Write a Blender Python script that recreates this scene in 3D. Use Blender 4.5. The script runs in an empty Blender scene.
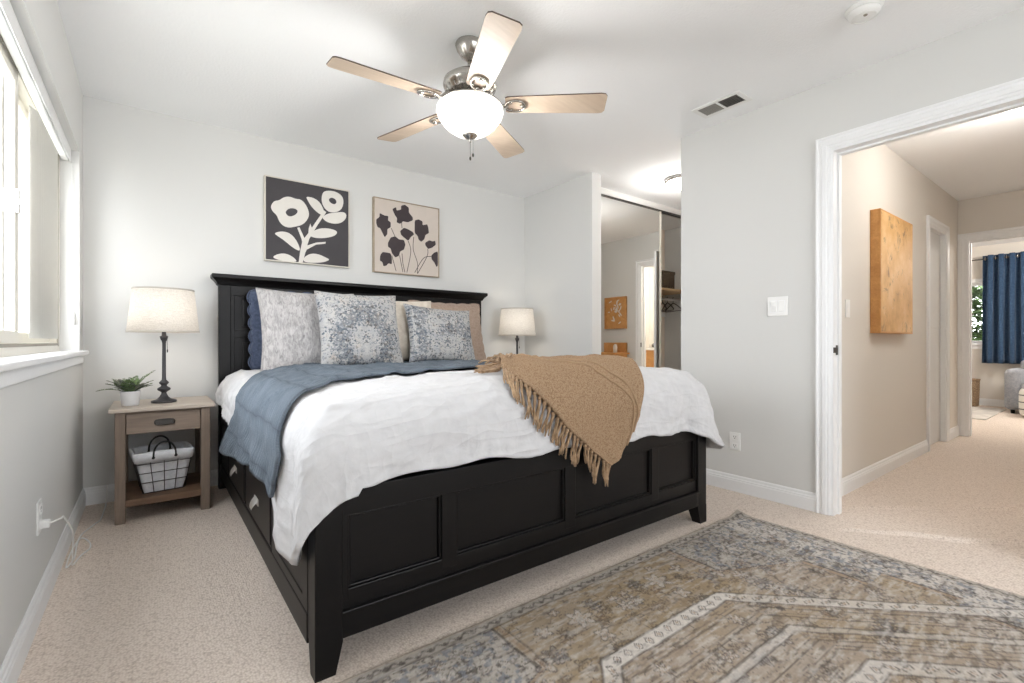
import bpy, bmesh, math, random
import numpy as np
from mathutils import Vector, Matrix, noise
from mathutils.geometry import tessellate_polygon

sc = bpy.context.scene
COL = sc.collection
PI = math.pi

# ---------------------------------------------------------------- camera
cam_d = bpy.data.cameras.new('camera')
cam_d.sensor_width = 36.0
cam_d.lens = 477.0 / 1024.0 * 36.0
cam_d.clip_start = 0.02
cam = bpy.data.objects.new('camera', cam_d)
COL.objects.link(cam)
cam.location = (0, 0, 0.976)
cam.rotation_euler = (PI / 2, 0, -math.radians(37.195))
sc.camera = cam

# ---------------------------------------------------------------- view, world, daylight
sc.view_settings.view_transform = 'Standard'
sc.view_settings.look = 'None'
sc.view_settings.gamma = 1.0
sc.view_settings.use_curve_mapping = False
sc.view_settings.exposure = 0.36
sc.cycles.use_denoising = True
sc.cycles.max_bounces = 12
sc.cycles.diffuse_bounces = 7
sc.cycles.glossy_bounces = 5
sc.cycles.transmission_bounces = 6
sc.cycles.transparent_max_bounces = 12
sc.cycles.sample_clamp_indirect = 6.0
sc.cycles.caustics_reflective = False
sc.cycles.caustics_refractive = False

SKY = 7.2
world = bpy.data.worlds.new('world')
sc.world = world
world.use_nodes = True
bg = world.node_tree.nodes['Background']
bg.inputs[0].default_value = (0.93, 0.96, 1.0, 1)
bg.inputs[1].default_value = SKY


def lamp(kind, name, loc, power, color=(1, 1, 1), size=0.1, rot=None, sx=None, sy=None, portal=False):
    d = bpy.data.lights.new(name, kind)
    d.energy = power
    d.color = color
    if kind == 'AREA':
        d.shape = 'RECTANGLE'
        d.size, d.size_y = sx, sy
        if portal:
            d.cycles.is_portal = True
    else:
        d.shadow_soft_size = size
    o = bpy.data.objects.new(name, d)
    COL.objects.link(o)
    o.location = loc
    if rot:
        o.rotation_euler = rot
    return o


# portals only guide sampling of the sky through the window openings
lamp('AREA', 'window_daylight', (-0.52, 2.60, 1.48), 1, rot=(0, -PI / 2, 0), sx=1.1, sy=2.1, portal=True)
lamp('AREA', 'added_window_portal', (1.45, -2.07, 1.4), 1, rot=(PI / 2, 0, 0), sx=2.1, sy=1.4, portal=True)  # portal for the window added behind the camera
lamp('AREA', 'far_window_daylight', (10.3, 1.15, 1.42), 1, rot=(0, PI / 2, 0), sx=0.95, sy=1.75, portal=True)


# ---------------------------------------------------------------- materials
def lin(c):
    return tuple(((v / 255) / 12.92 if v / 255 <= 0.04045 else ((v / 255 + 0.055) / 1.055) ** 2.4) for v in c) + (1,)


MATS = {}


class NT:
    def __init__(s, name):
        s.m = bpy.data.materials.new(name)
        s.m.use_nodes = True
        s.t = s.m.node_tree
        s.b = s.t.nodes['Principled BSDF']
        s.out = s.t.nodes['Material Output']
        s.co = None

    def n(s, typ, **kw):
        nd = s.t.nodes.new(typ)
        for k, v in kw.items():
            if k.startswith('i_'):
                key = k[2:]
                key = int(key) if key.isdigit() else key.replace('_', ' ')
                nd.inputs[key].default_value = v
            else:
                setattr(nd, k, v)
        return nd

    def l(s, a, b):
        s.t.links.new(a, b)

    def coord(s, kind='Object', scale=(1, 1, 1), rot=(0, 0, 0)):
        tc = s.n('ShaderNodeTexCoord')
        mp = s.n('ShaderNodeMapping')
        mp.inputs['Scale'].default_value = scale
        mp.inputs['Rotation'].default_value = rot
        s.l(tc.outputs[kind], mp.inputs[0])
        return mp.outputs[0]

    def noise(s, vec, scale, detail=3, rough=0.5, dist=0.0):
        nd = s.n('ShaderNodeTexNoise')
        nd.inputs['Scale'].default_value = scale
        nd.inputs['Detail'].default_value = detail
        nd.inputs['Roughness'].default_value = rough
        nd.inputs['Distortion'].default_value = dist
        s.l(vec, nd.inputs['Vector'])
        return nd.outputs['Fac']

    def ramp(s, fac, stops, interp='LINEAR'):
        r = s.n('ShaderNodeValToRGB')
        r.color_ramp.interpolation = interp
        e = r.color_ramp.elements
        while len(e) < len(stops):
            e.new(0.5)
        for i, (p, c) in enumerate(stops):
            e[i].position = p
            e[i].color = c if len(c) == 4 else tuple(c) + (1,)
        s.l(fac, r.inputs[0])
        return r.outputs[0]

    def mix(s, a, b, f, blend='MIX'):
        m = s.n('ShaderNodeMix', data_type='RGBA', blend_type=blend)
        for sock, v in ((m.inputs[6], a), (m.inputs[7], b), (m.inputs[0], f)):
            if hasattr(v, 'links') or isinstance(v, bpy.types.NodeSocket):
                s.l(v, sock)
            else:
                sock.default_value = v
        return m.outputs[2]

    def math(s, op, a, b=0.5, c=None):
        m = s.n('ShaderNodeMath', operation=op)
        for i, v in enumerate((a, b) if c is None else (a, b, c)):
            if isinstance(v, bpy.types.NodeSocket):
                s.l(v, m.inputs[i])
            else:
                m.inputs[i].default_value = v
        return m.outputs[0]

    def bump(s, h, strength=0.3, dist=0.005):
        b = s.n('ShaderNodeBump')
        b.inputs['Strength'].default_value = strength
        b.inputs['Distance'].default_value = dist
        s.l(h, b.inputs['Height'])
        s.l(b.outputs[0], s.b.inputs['Normal'])

    def set(s, col=None, rough=0.6, metal=0.0, spec=0.5):
        if col is not None:
            if isinstance(col, bpy.types.NodeSocket):
                s.l(col, s.b.inputs['Base Color'])
            else:
                s.b.inputs['Base Color'].default_value = col
        s.b.inputs['Roughness'].default_value = rough
        s.b.inputs['Metallic'].default_value = metal
        s.b.inputs['Specular IOR Level'].default_value = spec
        return s.m


def plain(name, c, rough=0.6, metal=0.0, spec=0.5, var=0.06, scale=20, bump=0.0, bscale=200, bdist=0.001):
    t = NT(name)
    v = t.coord()
    base = lin(c)
    dark = tuple(x * (1 - var) for x in base[:3]) + (1,)
    col = t.ramp(t.noise(v, scale), [(0.3, dark), (0.7, base)])
    if bump:
        t.bump(t.noise(v, bscale, 2), bump, bdist)
    return t.set(col, rough, metal, spec)


def wood(name, c1, c2, axis='x', rough=0.5, scale=12, bump=0.15):
    t = NT(name)
    s = {'x': (0.08, 1, 1), 'y': (1, 0.08, 1), 'z': (1, 1, 0.08)}[axis]
    v = t.coord(scale=s)
    a = t.noise(v, scale, 5, 0.6, 1.2)
    b = t.noise(v, scale * 9, 3, 0.6)
    f = t.math('ADD', t.math('MULTIPLY', a, 0.65), t.math('MULTIPLY', b, 0.35))
    col = t.ramp(f, [(0.35, lin(c1)), (0.65, lin(c2))])
    t.bump(f, bump, 0.002)
    return t.set(col, rough)


def wall_mat(name, c, bump=0.25, bscale=140, rough=0.85, dist=0.0015):
    t = NT(name)
    v = t.coord()
    t.bump(t.noise(v, bscale, 4, 0.6), bump, dist)
    base = lin(c)
    col = t.ramp(t.noise(v, 1.3, 2), [(0.3, tuple(x * 0.985 for x in base[:3])), (0.7, base)])
    return t.set(col, rough, spec=0.25)


def emis(name, c, strength, base=(240, 240, 235)):
    t = NT(name)
    t.set(lin(base), 0.4)
    t.b.inputs['Emission Color'].default_value = lin(c)
    t.b.inputs['Emission Strength'].default_value = strength
    return t.m


def fabric(name, c1, c2, weave=600, bump=0.3, kind='Object', vs=40):
    t = NT(name)
    v = t.coord(kind)
    f = t.noise(v, vs, 5, 0.65)
    col = t.ramp(f, [(0.35, lin(c1)), (0.65, lin(c2))])
    t.bump(t.noise(v, weave, 2), bump, 0.001)
    t.b.inputs['Sheen Weight'].default_value = 0.15
    return t.set(col, 0.9, spec=0.2)


M = MATS
M['wall'] = wall_mat('painted_wall', (218, 218, 216))
M['wall_hall'] = wall_mat('painted_hall_wall', (224, 219, 212))
M['ceiling'] = wall_mat('textured_ceiling', (246, 247, 248), bump=0.5, bscale=75, dist=0.004)
M['trim'] = plain('white_trim_paint', (240, 241, 242), 0.45, var=0.02, spec=0.3)
M['door_paint'] = plain('white_door_paint', (226, 226, 226), 0.75, var=0.02, spec=0.15)
M['vinyl'] = plain('window_vinyl', (226, 222, 212), 0.35, var=0.04)
M['vinyl_dark'] = plain('window_track', (150, 143, 130), 0.5, var=0.1)
M['white_plastic'] = plain('white_plastic', (238, 238, 236), 0.35, var=0.02)
M['slat'] = plain('ivory_vinyl_slat', (224, 222, 214), 0.5, var=0.02)
M['louver_grey'] = plain('vent_louver', (150, 146, 140), 0.5)
M['black_plastic'] = plain('black_plastic', (24, 23, 23), 0.4)
M['bed'] = wood('espresso_bed_wood', (6, 5, 5), (13, 10, 10), 'x', 0.42, 10, 0.05)
M['bed'].node_tree.nodes['Principled BSDF'].inputs['Specular IOR Level'].default_value = 0.28
M['bed_groove'] = plain('bed_gap', (9, 8, 9), 0.7)
M['nickel'] = plain('brushed_nickel', (190, 186, 180), 0.22, 1.0, var=0.12, scale=60)
M['pull'] = plain('polished_pull', (236, 234, 230), 0.32, 0.9, var=0.03)
M['pewter'] = plain('pewter_pull', (92, 90, 88), 0.35, 0.9)
M['bronze'] = plain('dark_lamp_metal', (70, 69, 72), 0.42, 0.35, var=0.2)
M['ns_wood'] = wood('greige_oak', (118, 102, 90), (146, 130, 116), 'x', 0.6, 9)
M['ns_wood_v'] = wood('greige_oak_upright', (118, 102, 90), (146, 130, 116), 'z', 0.6, 9)
M['ns_lit_top'] = wood('greige_oak_lit_top', (172, 159, 146), (194, 183, 171), 'x', 0.45, 9)  # oak lightened to put the reflection on the top into its colour
M['shelf_wood'] = wood('brown_shelf_wood', (104, 80, 62), (134, 106, 84), 'x', 0.6, 9)
M['blade'] = wood('maple_blade', (186, 166, 146), (206, 188, 168), 'x', 0.45, 7, 0.03)
M['blade_edge'] = plain('blade_edge', (84, 66, 56), 0.5)
M['globe'] = emis('lit_glass_bowl', (255, 248, 236), 1.6, (250, 250, 248))
M['dome'] = emis('lit_dome_glass', (255, 246, 232), 3.0, (250, 250, 248))
M['bulb'] = emis('lit_bulb', (255, 235, 205), 6.0)
M['pot'] = plain('white_ceramic', (226, 226, 228), 0.35, var=0.02)
M['soil'] = plain('potting_soil', (52, 42, 34), 0.95, var=0.4, scale=120)
M['leaf'] = fabric('fern_leaf', (62, 88, 52), (118, 140, 92), 300, 0.2, vs=30)
M['leaf_grey'] = fabric('dusty_leaf', (110, 118, 108), (150, 154, 140), 300, 0.2, vs=30)
M['stem'] = plain('green_stem', (78, 86, 50), 0.7)
M['wire'] = plain('grey_wire', (88, 84, 84), 0.45, 0.7)
M['liner'] = fabric('white_basket_liner', (214, 216, 222), (230, 231, 235), 500, 0.3)
M['leather'] = plain('black_leather', (26, 24, 25), 0.45, bump=0.2, bscale=300)
M['orange_wood'] = wood('honey_wood', (186, 130, 70), (216, 162, 98), 'x', 0.5, 9)
M['pale_wood'] = wood('pale_shelf_wood', (206, 170, 122), (226, 194, 150), 'x', 0.5, 9)
M['closet_wall'] = wall_mat('closet_paint', (240, 230, 216))
M['curtain'] = fabric('blue_curtain_cloth', (44, 66, 94), (60, 84, 112), 500, 0.2)
M['chair_cloth'] = fabric('grey_upholstery', (138, 140, 146), (160, 162, 168), 400, 0.4)
M['brown_wicker'] = None


def carpet():
    t = NT('berber_carpet')
    v = t.coord()
    vo = t.n('ShaderNodeTexVoronoi', feature='F1')
    vo.inputs['Scale'].default_value = 125
    vo.inputs['Randomness'].default_value = 0.75
    t.l(v, vo.inputs['Vector'])
    d = vo.outputs['Distance']
    n1 = t.noise(v, 60, 3, 0.6)
    n2 = t.noise(v, 1.1, 3, 0.5)
    f = t.math('ADD', t.math('MULTIPLY', d, 0.75), t.math('MULTIPLY', n1, 0.2))
    c = t.ramp(f, [(0.2, lin((238, 227, 217))), (0.5, lin((224, 210, 198))), (0.8, lin((190, 174, 162)))])
    c2 = t.mix(c, lin((224, 212, 200)), t.math('MULTIPLY', n2, 0.22))
    t.bump(t.math('SUBTRACT', 1.0, f), 0.6, 0.005)
    return t.set(c2, 0.95, spec=0.1)


M['carpet'] = carpet()


def wicker(name, c1, c2, s=60):
    t = NT(name)
    v = t.coord()
    w = t.n('ShaderNodeTexWave', wave_type='BANDS', bands_direction='Z')
    w.inputs['Scale'].default_value = s * 0.4
    w.inputs['Distortion'].default_value = 6
    w.inputs['Detail Scale'].default_value = 3
    t.l(v, w.inputs['Vector'])
    f = t.math('MULTIPLY', w.outputs['Fac'], t.noise(v, s, 3))
    c = t.ramp(f, [(0.1, lin(c1)), (0.55, lin(c2))])
    t.bump(f, 0.8, 0.006)
    return t.set(c, 0.8)


M['brown_wicker'] = wicker('brown_wicker', (120, 94, 70), (206, 178, 144))
M['dark_wicker'] = wicker('dark_wicker', (48, 38, 28), (132, 112, 86))


def glass():
    t = NT('window_glass')
    tr = t.n('ShaderNodeBsdfTransparent')
    gl = t.n('ShaderNodeBsdfGlossy')
    gl.inputs['Roughness'].default_value = 0.02
    fr = t.n('ShaderNodeFresnel')
    fr.inputs['IOR'].default_value = 1.35
    mx = t.n('ShaderNodeMixShader')
    ge = t.n('ShaderNodeNewGeometry')
    t.l(t.math('MULTIPLY', fr.outputs[0], t.math('SUBTRACT', 1.0, ge.outputs['Backfacing'])), mx.inputs[0])
    t.l(tr.outputs[0], mx.inputs[1])
    t.l(gl.outputs[0], mx.inputs[2])
    t.l(mx.outputs[0], t.out.inputs[0])
    return t.m


M['glass'] = glass()


def mirror():
    t = NT('mirror_silver')
    v = t.coord()
    c = t.ramp(t.noise(v, 2), [(0.3, (0.86, 0.86, 0.84)), (0.7, (0.88, 0.88, 0.86))])
    return t.set(c, 0.01, 1.0)


M['mirror'] = mirror()


def shade():
    t = NT('linen_lamp_shade')
    v = t.coord(scale=(1, 1, 1))
    n1 = t.noise(v, 150, 3, 0.7)
    wv = t.coord(scale=(30, 30, 420))
    n2 = t.noise(wv, 1, 2)
    f = t.math('ADD', t.math('MULTIPLY', n1, 0.6), t.math('MULTIPLY', n2, 0.4))
    c = t.ramp(f, [(0.35, lin((204, 200, 195))), (0.62, lin((232, 229, 224)))])
    df = t.n('ShaderNodeBsdfDiffuse')
    tl = t.n('ShaderNodeBsdfTranslucent')
    t.l(c, df.inputs[0])
    t.l(c, tl.inputs[0])
    mx = t.n('ShaderNodeMixShader')
    mx.inputs[0].default_value = 0.4
    t.l(df.outputs[0], mx.inputs[1])
    t.l(tl.outputs[0], mx.inputs[2])
    t.l(mx.outputs[0], t.out.inputs[0])
    return t.m


M['shade'] = shade()
M['shade_trim'] = plain('shade_edge_tape', (196, 190, 182), 0.8)


def duvet_mat():
    t = NT('white_duvet_cotton')
    v = t.coord('UV')
    a = t.noise(t.coord('UV', scale=(1, 1.8, 1), rot=(0, 0, 0.5)), 6, 4, 0.5, 0.4)
    b = t.noise(v, 24, 3, 0.5, 0.2)
    w = t.noise(v, 900, 2)
    def ridge(sc_, rot, scale, pw):
        n_ = t.noise(t.coord('UV', scale=sc_, rot=(0, 0, rot)), scale, 2, 0.45, 0.25)
        n_ = t.math('SUBTRACT', 1.0, t.math('MULTIPLY', t.math('ABSOLUTE', t.math('SUBTRACT', n_, 0.5)), 2.0))
        return t.math('POWER', n_, pw)
    r1 = ridge((1, 3.6, 1), 0.75, 2.2, 5)
    r2 = ridge((1, 3.0, 1), -0.55, 3.0, 6)
    r3 = ridge((2.4, 1, 1), 0.15, 5.0, 6)
    rr_ = t.math('ADD', t.math('MULTIPLY', r1, 0.42), t.math('ADD', t.math('MULTIPLY', r2, 0.26), t.math('MULTIPLY', r3, 0.10)))
    f = t.math('ADD', t.math('MULTIPLY', a, 0.7), t.math('ADD', t.math('MULTIPLY', b, 0.18), t.math('ADD', rr_, t.math('MULTIPLY', w, 0.015))))
    t.bump(f, 0.5, 0.03)
    c = t.ramp(b, [(0.3, lin((206, 206, 208))), (0.7, lin((214, 214, 216)))])
    t.b.inputs['Sheen Weight'].default_value = 0.1
    return t.set(c, 0.9, spec=0.2)


M['duvet'] = duvet_mat()


def quilt_mat():
    t = NT('blue_grey_quilt')
    uv = t.coord('UV')
    sx = t.n('ShaderNodeSeparateXYZ')
    t.l(uv, sx.inputs[0])
    n0 = t.noise(uv, 9, 3)
    yy = t.math('ADD', sx.outputs[1], t.math('MULTIPLY', n0, 0.008))
    xx = t.math('ADD', sx.outputs[0], t.math('MULTIPLY', n0, 0.02))
    a = t.math('ABSOLUTE', t.math('SINE', t.math('MULTIPLY', yy, PI / 0.030)))
    b = t.math('ABSOLUTE', t.math('SINE', t.math('MULTIPLY', xx, PI / 0.16)))
    a = t.math('POWER', a, 0.22)
    b = t.math('POWER', b, 0.2)
    q = t.math('MULTIPLY', a, b)
    fine = t.noise(uv, 260, 3, 0.7)
    soft = t.noise(uv, 7, 4, 0.6)
    c = t.ramp(t.math('ADD', t.math('MULTIPLY', fine, 0.6), t.math('MULTIPLY', soft, 0.4)), [(0.36, lin((84, 94, 105))), (0.62, lin((120, 130, 140)))])
    c = t.mix(lin((80, 88, 97)), c, t.ramp(q, [(0.25, (0, 0, 0)), (0.8, (1, 1, 1))]))
    t.bump(t.math('ADD', q, t.math('MULTIPLY', fine, 0.25)), 0.6, 0.006)
    return t.set(c, 0.92, spec=0.15)


M['quilt'] = quilt_mat()


def throw_mat():
    t = NT('camel_knit')
    uv = t.coord('UV')
    vo = t.n('ShaderNodeTexVoronoi')
    vo.inputs['Scale'].default_value = 240
    t.l(uv, vo.inputs['Vector'])
    n1 = t.noise(uv, 90, 3, 0.7)
    f = t.math('ADD', t.math('MULTIPLY', vo.outputs['Distance'], 0.6), t.math('MULTIPLY', n1, 0.5))
    c = t.ramp(f, [(0.2, lin((186, 160, 131))), (0.75, lin((142, 115, 90)))])
    t.bump(t.math('SUBTRACT', 1.0, f), 0.8, 0.005)
    return t.set(c, 0.95, spec=0.1)


M['throw'] = throw_mat()
M['tassel'] = fabric('camel_yarn', (134, 108, 82), (182, 154, 124), 400, 0.5)


def pillow_print(name, mode):
    """distressed blue medallion print, laid out in pillow coordinates (x across, z up)."""
    t = NT(name)
    v = t.coord()
    sp = t.n('ShaderNodeSeparateXYZ')
    t.l(v, sp.inputs[0])
    x, z = sp.outputs[0], sp.outputs[2]
    ax = t.math('ABSOLUTE', x)
    cb = t.n('ShaderNodeCombineXYZ')
    t.l(ax, cb.inputs[0])
    t.l(z, cb.inputs[2])
    vo = t.n('ShaderNodeTexVoronoi', feature='F1')
    vo.inputs['Scale'].default_value = 95
    t.l(cb.outputs[0], vo.inputs['Vector'])
    wear = t.noise(v, 16, 5, 0.7)
    fine = t.noise(v, 260, 2)
    sc3 = t.n('ShaderNodeSeparateXYZ')
    t.l(vo.outputs['Color'], sc3.inputs[0])
    rnd1, rnd2 = sc3.outputs[0], sc3.outputs[1]
    motif = t.noise(cb.outputs[0], 24, 1, 0.4, 2.0)
    lines = t.ramp(t.math('ABSOLUTE', t.math('SUBTRACT', motif, 0.5)), [(0.0, (1, 1, 1)), (0.035, (0, 0, 0))])
    if mode == 0:
        # arch: dark where distance from (0,-0.12) lies in a ring
        dz = t.math('ADD', z, 0.10)
        r = t.math('SQRT', t.math('ADD', t.math('MULTIPLY', ax, ax), t.math('MULTIPLY', t.math('MULTIPLY', dz, dz), 0.55)))
        r = t.math('ADD', r, t.math('MULTIPLY', wear, 0.06))
        mask = t.ramp(r, [(0.11, (0.12, 0.12, 0.12)), (0.15, (1, 1, 1)), (0.2, (0.9, 0.9, 0.9)), (0.27, (0.1, 0.1, 0.1))])
    else:
        band = t.math('ABSOLUTE', t.math('ADD', x, 0.20))
        mask = t.ramp(t.math('ADD', band, t.math('MULTIPLY', wear, 0.03)), [(0.0, (0.95, 0.95, 0.95)), (0.045, (0.85, 0.85, 0.85)), (0.06, (0.0, 0.0, 0.0)), (0.075, (0.9, 0.9, 0.9)), (0.085, (0.2, 0.2, 0.2))])
        blob = t.ramp(t.noise(v, 7, 3), [(0.48, (0, 0, 0)), (0.62, (0.8, 0.8, 0.8))])
        mask = t.mix(mask, (1, 1, 1, 1), blob)
    base = t.ramp(wear, [(0.35, lin((170, 171, 174))), (0.55, lin((186, 184, 181))), (0.7, lin((180, 169, 159)))])
    blue = t.ramp(t.noise(v, 30, 3), [(0.35, lin((68, 76, 88))), (0.52, lin((92, 104, 116))), (0.62, lin((56, 57, 64)))])
    lvl = t.math('ADD', t.math('MULTIPLY', mask, 0.78), 0.10)
    k = t.math('GREATER_THAN', t.math('ADD', lvl, t.math('MULTIPLY', t.math('SUBTRACT', wear, 0.5), 0.9)), rnd1)
    k = t.math('MAXIMUM', t.math('MULTIPLY', k, t.math('ADD', 0.45, t.math('MULTIPLY', rnd2, 0.55))), t.math('MULTIPLY', lines, 0.6))
    k = t.math('MULTIPLY', k, t.ramp(fine, [(0.3, (0.55, 0.55, 0.55)), (0.55, (1, 1, 1))]))
    c = t.mix(base, blue, k)
    t.bump(fine, 0.4, 0.002)
    return t.set(c, 0.92, spec=0.15)


M['print_a'] = pillow_print('blue_medallion_print', 0)
M['print_b'] = pillow_print('blue_border_print', 1)


def streaky(name, c1, c2):
    t = NT(name)
    v = t.coord(scale=(1, 1, 0.35))
    a = t.noise(v, 60, 4, 0.7, 1.0)
    t.bump(a, 0.8, 0.008)
    return t.set(t.ramp(a, [(0.35, lin(c1)), (0.6, lin(c2))]), 0.95, spec=0.1)


M['grey_pillow'] = streaky('heathered_grey_cloth', (152, 149, 149), (198, 195, 194))
M['navy'] = fabric('dusty_navy_linen', (62, 71, 92), (82, 92, 114), 400, 0.5, vs=60)
M['tan_pillow'] = fabric('tan_linen', (160, 139, 124), (180, 160, 145), 400, 0.5, vs=60)
M['cream_pillow'] = fabric('cream_stripe_linen', (206, 196, 182), (226, 218, 206), 400, 0.4, vs=25)
M['art_dark'] = plain('charcoal_print', (66, 63, 66), 0.7, var=0.08, bump=0.1)
M['art_cream'] = plain('cream_print', (224, 220, 213), 0.7, var=0.03)
M['art_beige'] = plain('beige_print', (208, 197, 187), 0.7, var=0.04)
M['art_plum'] = plain('plum_black_print', (62, 52, 55), 0.7, var=0.1)
M['frame_cream'] = plain('cream_frame', (214, 208, 196), 0.5)
M['frame_tan'] = wood('tan_frame', (150, 134, 114), (176, 160, 138), 'x', 0.5)
M['siding'] = plain('pale_siding', (220, 216, 206), 0.8)
M['bath_white'] = plain('bath_white', (236, 234, 228), 0.5, var=0.02)


def art_orange(name):
    t = NT(name)
    v = t.coord()
    a = t.noise(v, 5, 5, 0.65)
    b = t.noise(v, 7.5, 5, 0.72, 0.6)
    c = t.ramp(a, [(0.3, lin((186, 140, 84))), (0.5, lin((214, 170, 112))), (0.7, lin((226, 190, 140)))])
    c = t.mix(c, lin((92, 66, 50)), t.ramp(b, [(0.57, (0, 0, 0)), (0.70, (0.8, 0.8, 0.8))]))
    c = t.mix(c, lin((240, 222, 196)), t.ramp(t.noise(v, 23, 4, 0.7), [(0.64, (0, 0, 0)), (0.72, (0.6, 0.6, 0.6))]))
    return t.set(c, 0.6)


M['art_orange'] = art_orange('amber_botanical_print')


# ---------------------------------------------------------------- mesh builder
class MB:
    def __init__(s):
        s.bm = bmesh.new()
        s.uv = None
        s.mi = 0

    def _tag(s, faces):
        for f in faces:
            f.material_index = s.mi

    def box(s, x0, x1, y0, y1, z0, z1, bev=0.0, seg=2):
        if x0 > x1: x0, x1 = x1, x0
        if y0 > y1: y0, y1 = y1, y0
        if z0 > z1: z0, z1 = z1, z0
        V = [s.bm.verts.new((x, y, z)) for x in (x0, x1) for y in (y0, y1) for z in (z0, z1)]
        F = [s.bm.faces.new([V[i] for i in q]) for q in ((0, 1, 3, 2), (4, 6, 7, 5), (0, 4, 5, 1), (2, 3, 7, 6), (0, 2, 6, 4), (1, 5, 7, 3))]
        s._tag(F)
        if bev > 0:
            ed = list({e for f in F for e in f.edges})
            r = bmesh.ops.bevel(s.bm, geom=ed, offset=bev, segments=seg, profile=0.5, affect='EDGES')
            s._tag(r['faces'])
        return s

    def prism(s, pts, z0, z1, axis='z', bev=0.0):
        """pts 2D polygon; axis z: (x,y); axis y: (x,z) extruded y0..y1; axis x: (y,z)."""
        def mk(p, h):
            if axis == 'z': return (p[0], p[1], h)
            if axis == 'y': return (p[0], h, p[1])
            return (h, p[0], p[1])
        a = [s.bm.verts.new(mk(p, z0)) for p in pts]
        b = [s.bm.verts.new(mk(p, z1)) for p in pts]
        n = len(pts)
        F = [s.bm.faces.new(a), s.bm.faces.new(b[::-1])]
        for i in range(n):
            F.append(s.bm.faces.new([a[i], b[i], b[(i + 1) % n], a[(i + 1) % n]]))
        s._tag(F)
        bmesh.ops.recalc_face_normals(s.bm, faces=F)
        if bev > 0:
            ed = list({e for f in F for e in f.edges})
            bmesh.ops.bevel(s.bm, geom=ed, offset=bev, segments=2, profile=0.5, affect='EDGES')
        return s

    def tube(s, pts, r, n=8, cap=True):
        pts = [Vector(p) for p in pts]
        rs = r if isinstance(r, (list, tuple)) else [r] * len(pts)
        rings = []
        up = Vector((0, 0, 1))
        prev = None
        for i, p in enumerate(pts):
            d = (pts[min(i + 1, len(pts) - 1)] - pts[max(i - 1, 0)]).normalized()
            if prev is None:
                a = d.cross(up)
                if a.length < 1e-3: a = d.cross(Vector((1, 0, 0)))
                a.normalize()
            else:
                a = (prev - d * prev.dot(d))
                a = a.normalized() if a.length > 1e-6 else prev
            prev = a
            b = d.cross(a)
            rings.append([s.bm.verts.new(p + (a * math.cos(2 * PI * k / n) + b * math.sin(2 * PI * k / n)) * rs[i]) for k in range(n)])
        F = []
        for i in range(len(rings) - 1):
            for k in range(n):
                F.append(s.bm.faces.new([rings[i][k], rings[i][(k + 1) % n], rings[i + 1][(k + 1) % n], rings[i + 1][k]]))
        if cap:
            F.append(s.bm.faces.new(rings[0][::-1]))
            F.append(s.bm.faces.new(rings[-1]))
        s._tag(F)
        for f in F: f.smooth = True
        return s

    def lathe(s, prof, c=(0, 0, 0), n=32, close=True):
        rings = []
        for r, z in prof:
            rings.append([s.bm.verts.new((c[0] + r * math.cos(2 * PI * k / n), c[1] + r * math.sin(2 * PI * k / n), c[2] + z)) for k in range(n)])
        F = []
        for i in range(len(rings) - 1):
            for k in range(n):
                F.append(s.bm.faces.new([rings[i][k], rings[i][(k + 1) % n], rings[i + 1][(k + 1) % n], rings[i + 1][k]]))
        if close:
            F.append(s.bm.faces.new(rings[0][::-1]))
            F.append(s.bm.faces.new(rings[-1]))
        s._tag(F)
        for f in F: f.smooth = True
        return s

    def grid(s, P, uv=None, loop_u=False):
        """P[i][j] -> 3D point."""
        V = [[s.bm.verts.new(p) for p in row] for row in P]
        ni, nj = len(V), len(V[0])
        lay = s.bm.loops.layers.uv.verify() if uv is not None else None
        for i in range(ni if loop_u else ni - 1):
            for j in range(nj - 1):
                i2 = (i + 1) % ni
                idx = ((i, j), (i2, j), (i2, j + 1), (i, j + 1))
                f = s.bm.faces.new([V[a][b] for a, b in idx])
                f.smooth = True
                f.material_index = s.mi
                if lay:
                    for lp, (a, b) in zip(f.loops, idx):
                        lp[lay].uv = uv[a][b]
        return V

    def poly(s, pts):
        f = s.bm.faces.new([s.bm.verts.new(p) for p in pts])
        s._tag([f])
        return f

    def ico(s, c, r, sub=2):
        res = bmesh.ops.create_icosphere(s.bm, subdivisions=sub, radius=r, matrix=Matrix.Translation(c))
        for v in res['verts']:
            for f in v.link_faces:
                f.smooth = True
                f.material_index = s.mi
        return s

    def build(s, name, mats, parent=None, origin=None, smooth=None, recalc=False):
        if recalc:
            bmesh.ops.recalc_face_normals(s.bm, faces=s.bm.faces[:])
        me = bpy.data.meshes.new(name)
        off = Vector(origin) if origin is not None else (parent_world(parent) if parent else Vector((0, 0, 0)))
        if off.length > 0:
            bmesh.ops.translate(s.bm, vec=-off, verts=s.bm.verts[:])
        s.bm.to_mesh(me)
        s.bm.free()
        if not isinstance(mats, (list, tuple)): mats = [mats]
        for m in mats: me.materials.append(m)
        o = bpy.data.objects.new(name, me)
        COL.objects.link(o)
        if parent:
            o.parent = parent
            if origin is not None: o.location = Vector(origin) - parent_world(parent)
        elif origin is not None:
            o.location = origin
        if smooth is not None:
            for p in me.polygons: p.use_smooth = smooth
        return o


def parent_world(p):
    v = Vector((0, 0, 0))
    while p is not None:
        v += Vector(p.location)
        p = p.parent
    return v


def tag(o, label=None, cat=None, group=None, kind=None):
    if label: o['label'] = label
    if cat: o['category'] = cat
    if group: o['group'] = group
    if kind: o['kind'] = kind
    return o


def thing(name, label, cat, loc, group=None):
    o = bpy.data.objects.new(name, None)
    COL.objects.link(o)
    o.location = loc
    o.empty_display_size = 0.05
    return tag(o, label, cat, group)


def struct(o):
    o['kind'] = 'structure'
    return o


def copy_tree(o, parent=None):
    c = o.copy()
    COL.objects.link(c)
    if parent is not None:
        c.parent = parent
    for ch in list(o.children):
        copy_tree(ch, c)
    return c


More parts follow.
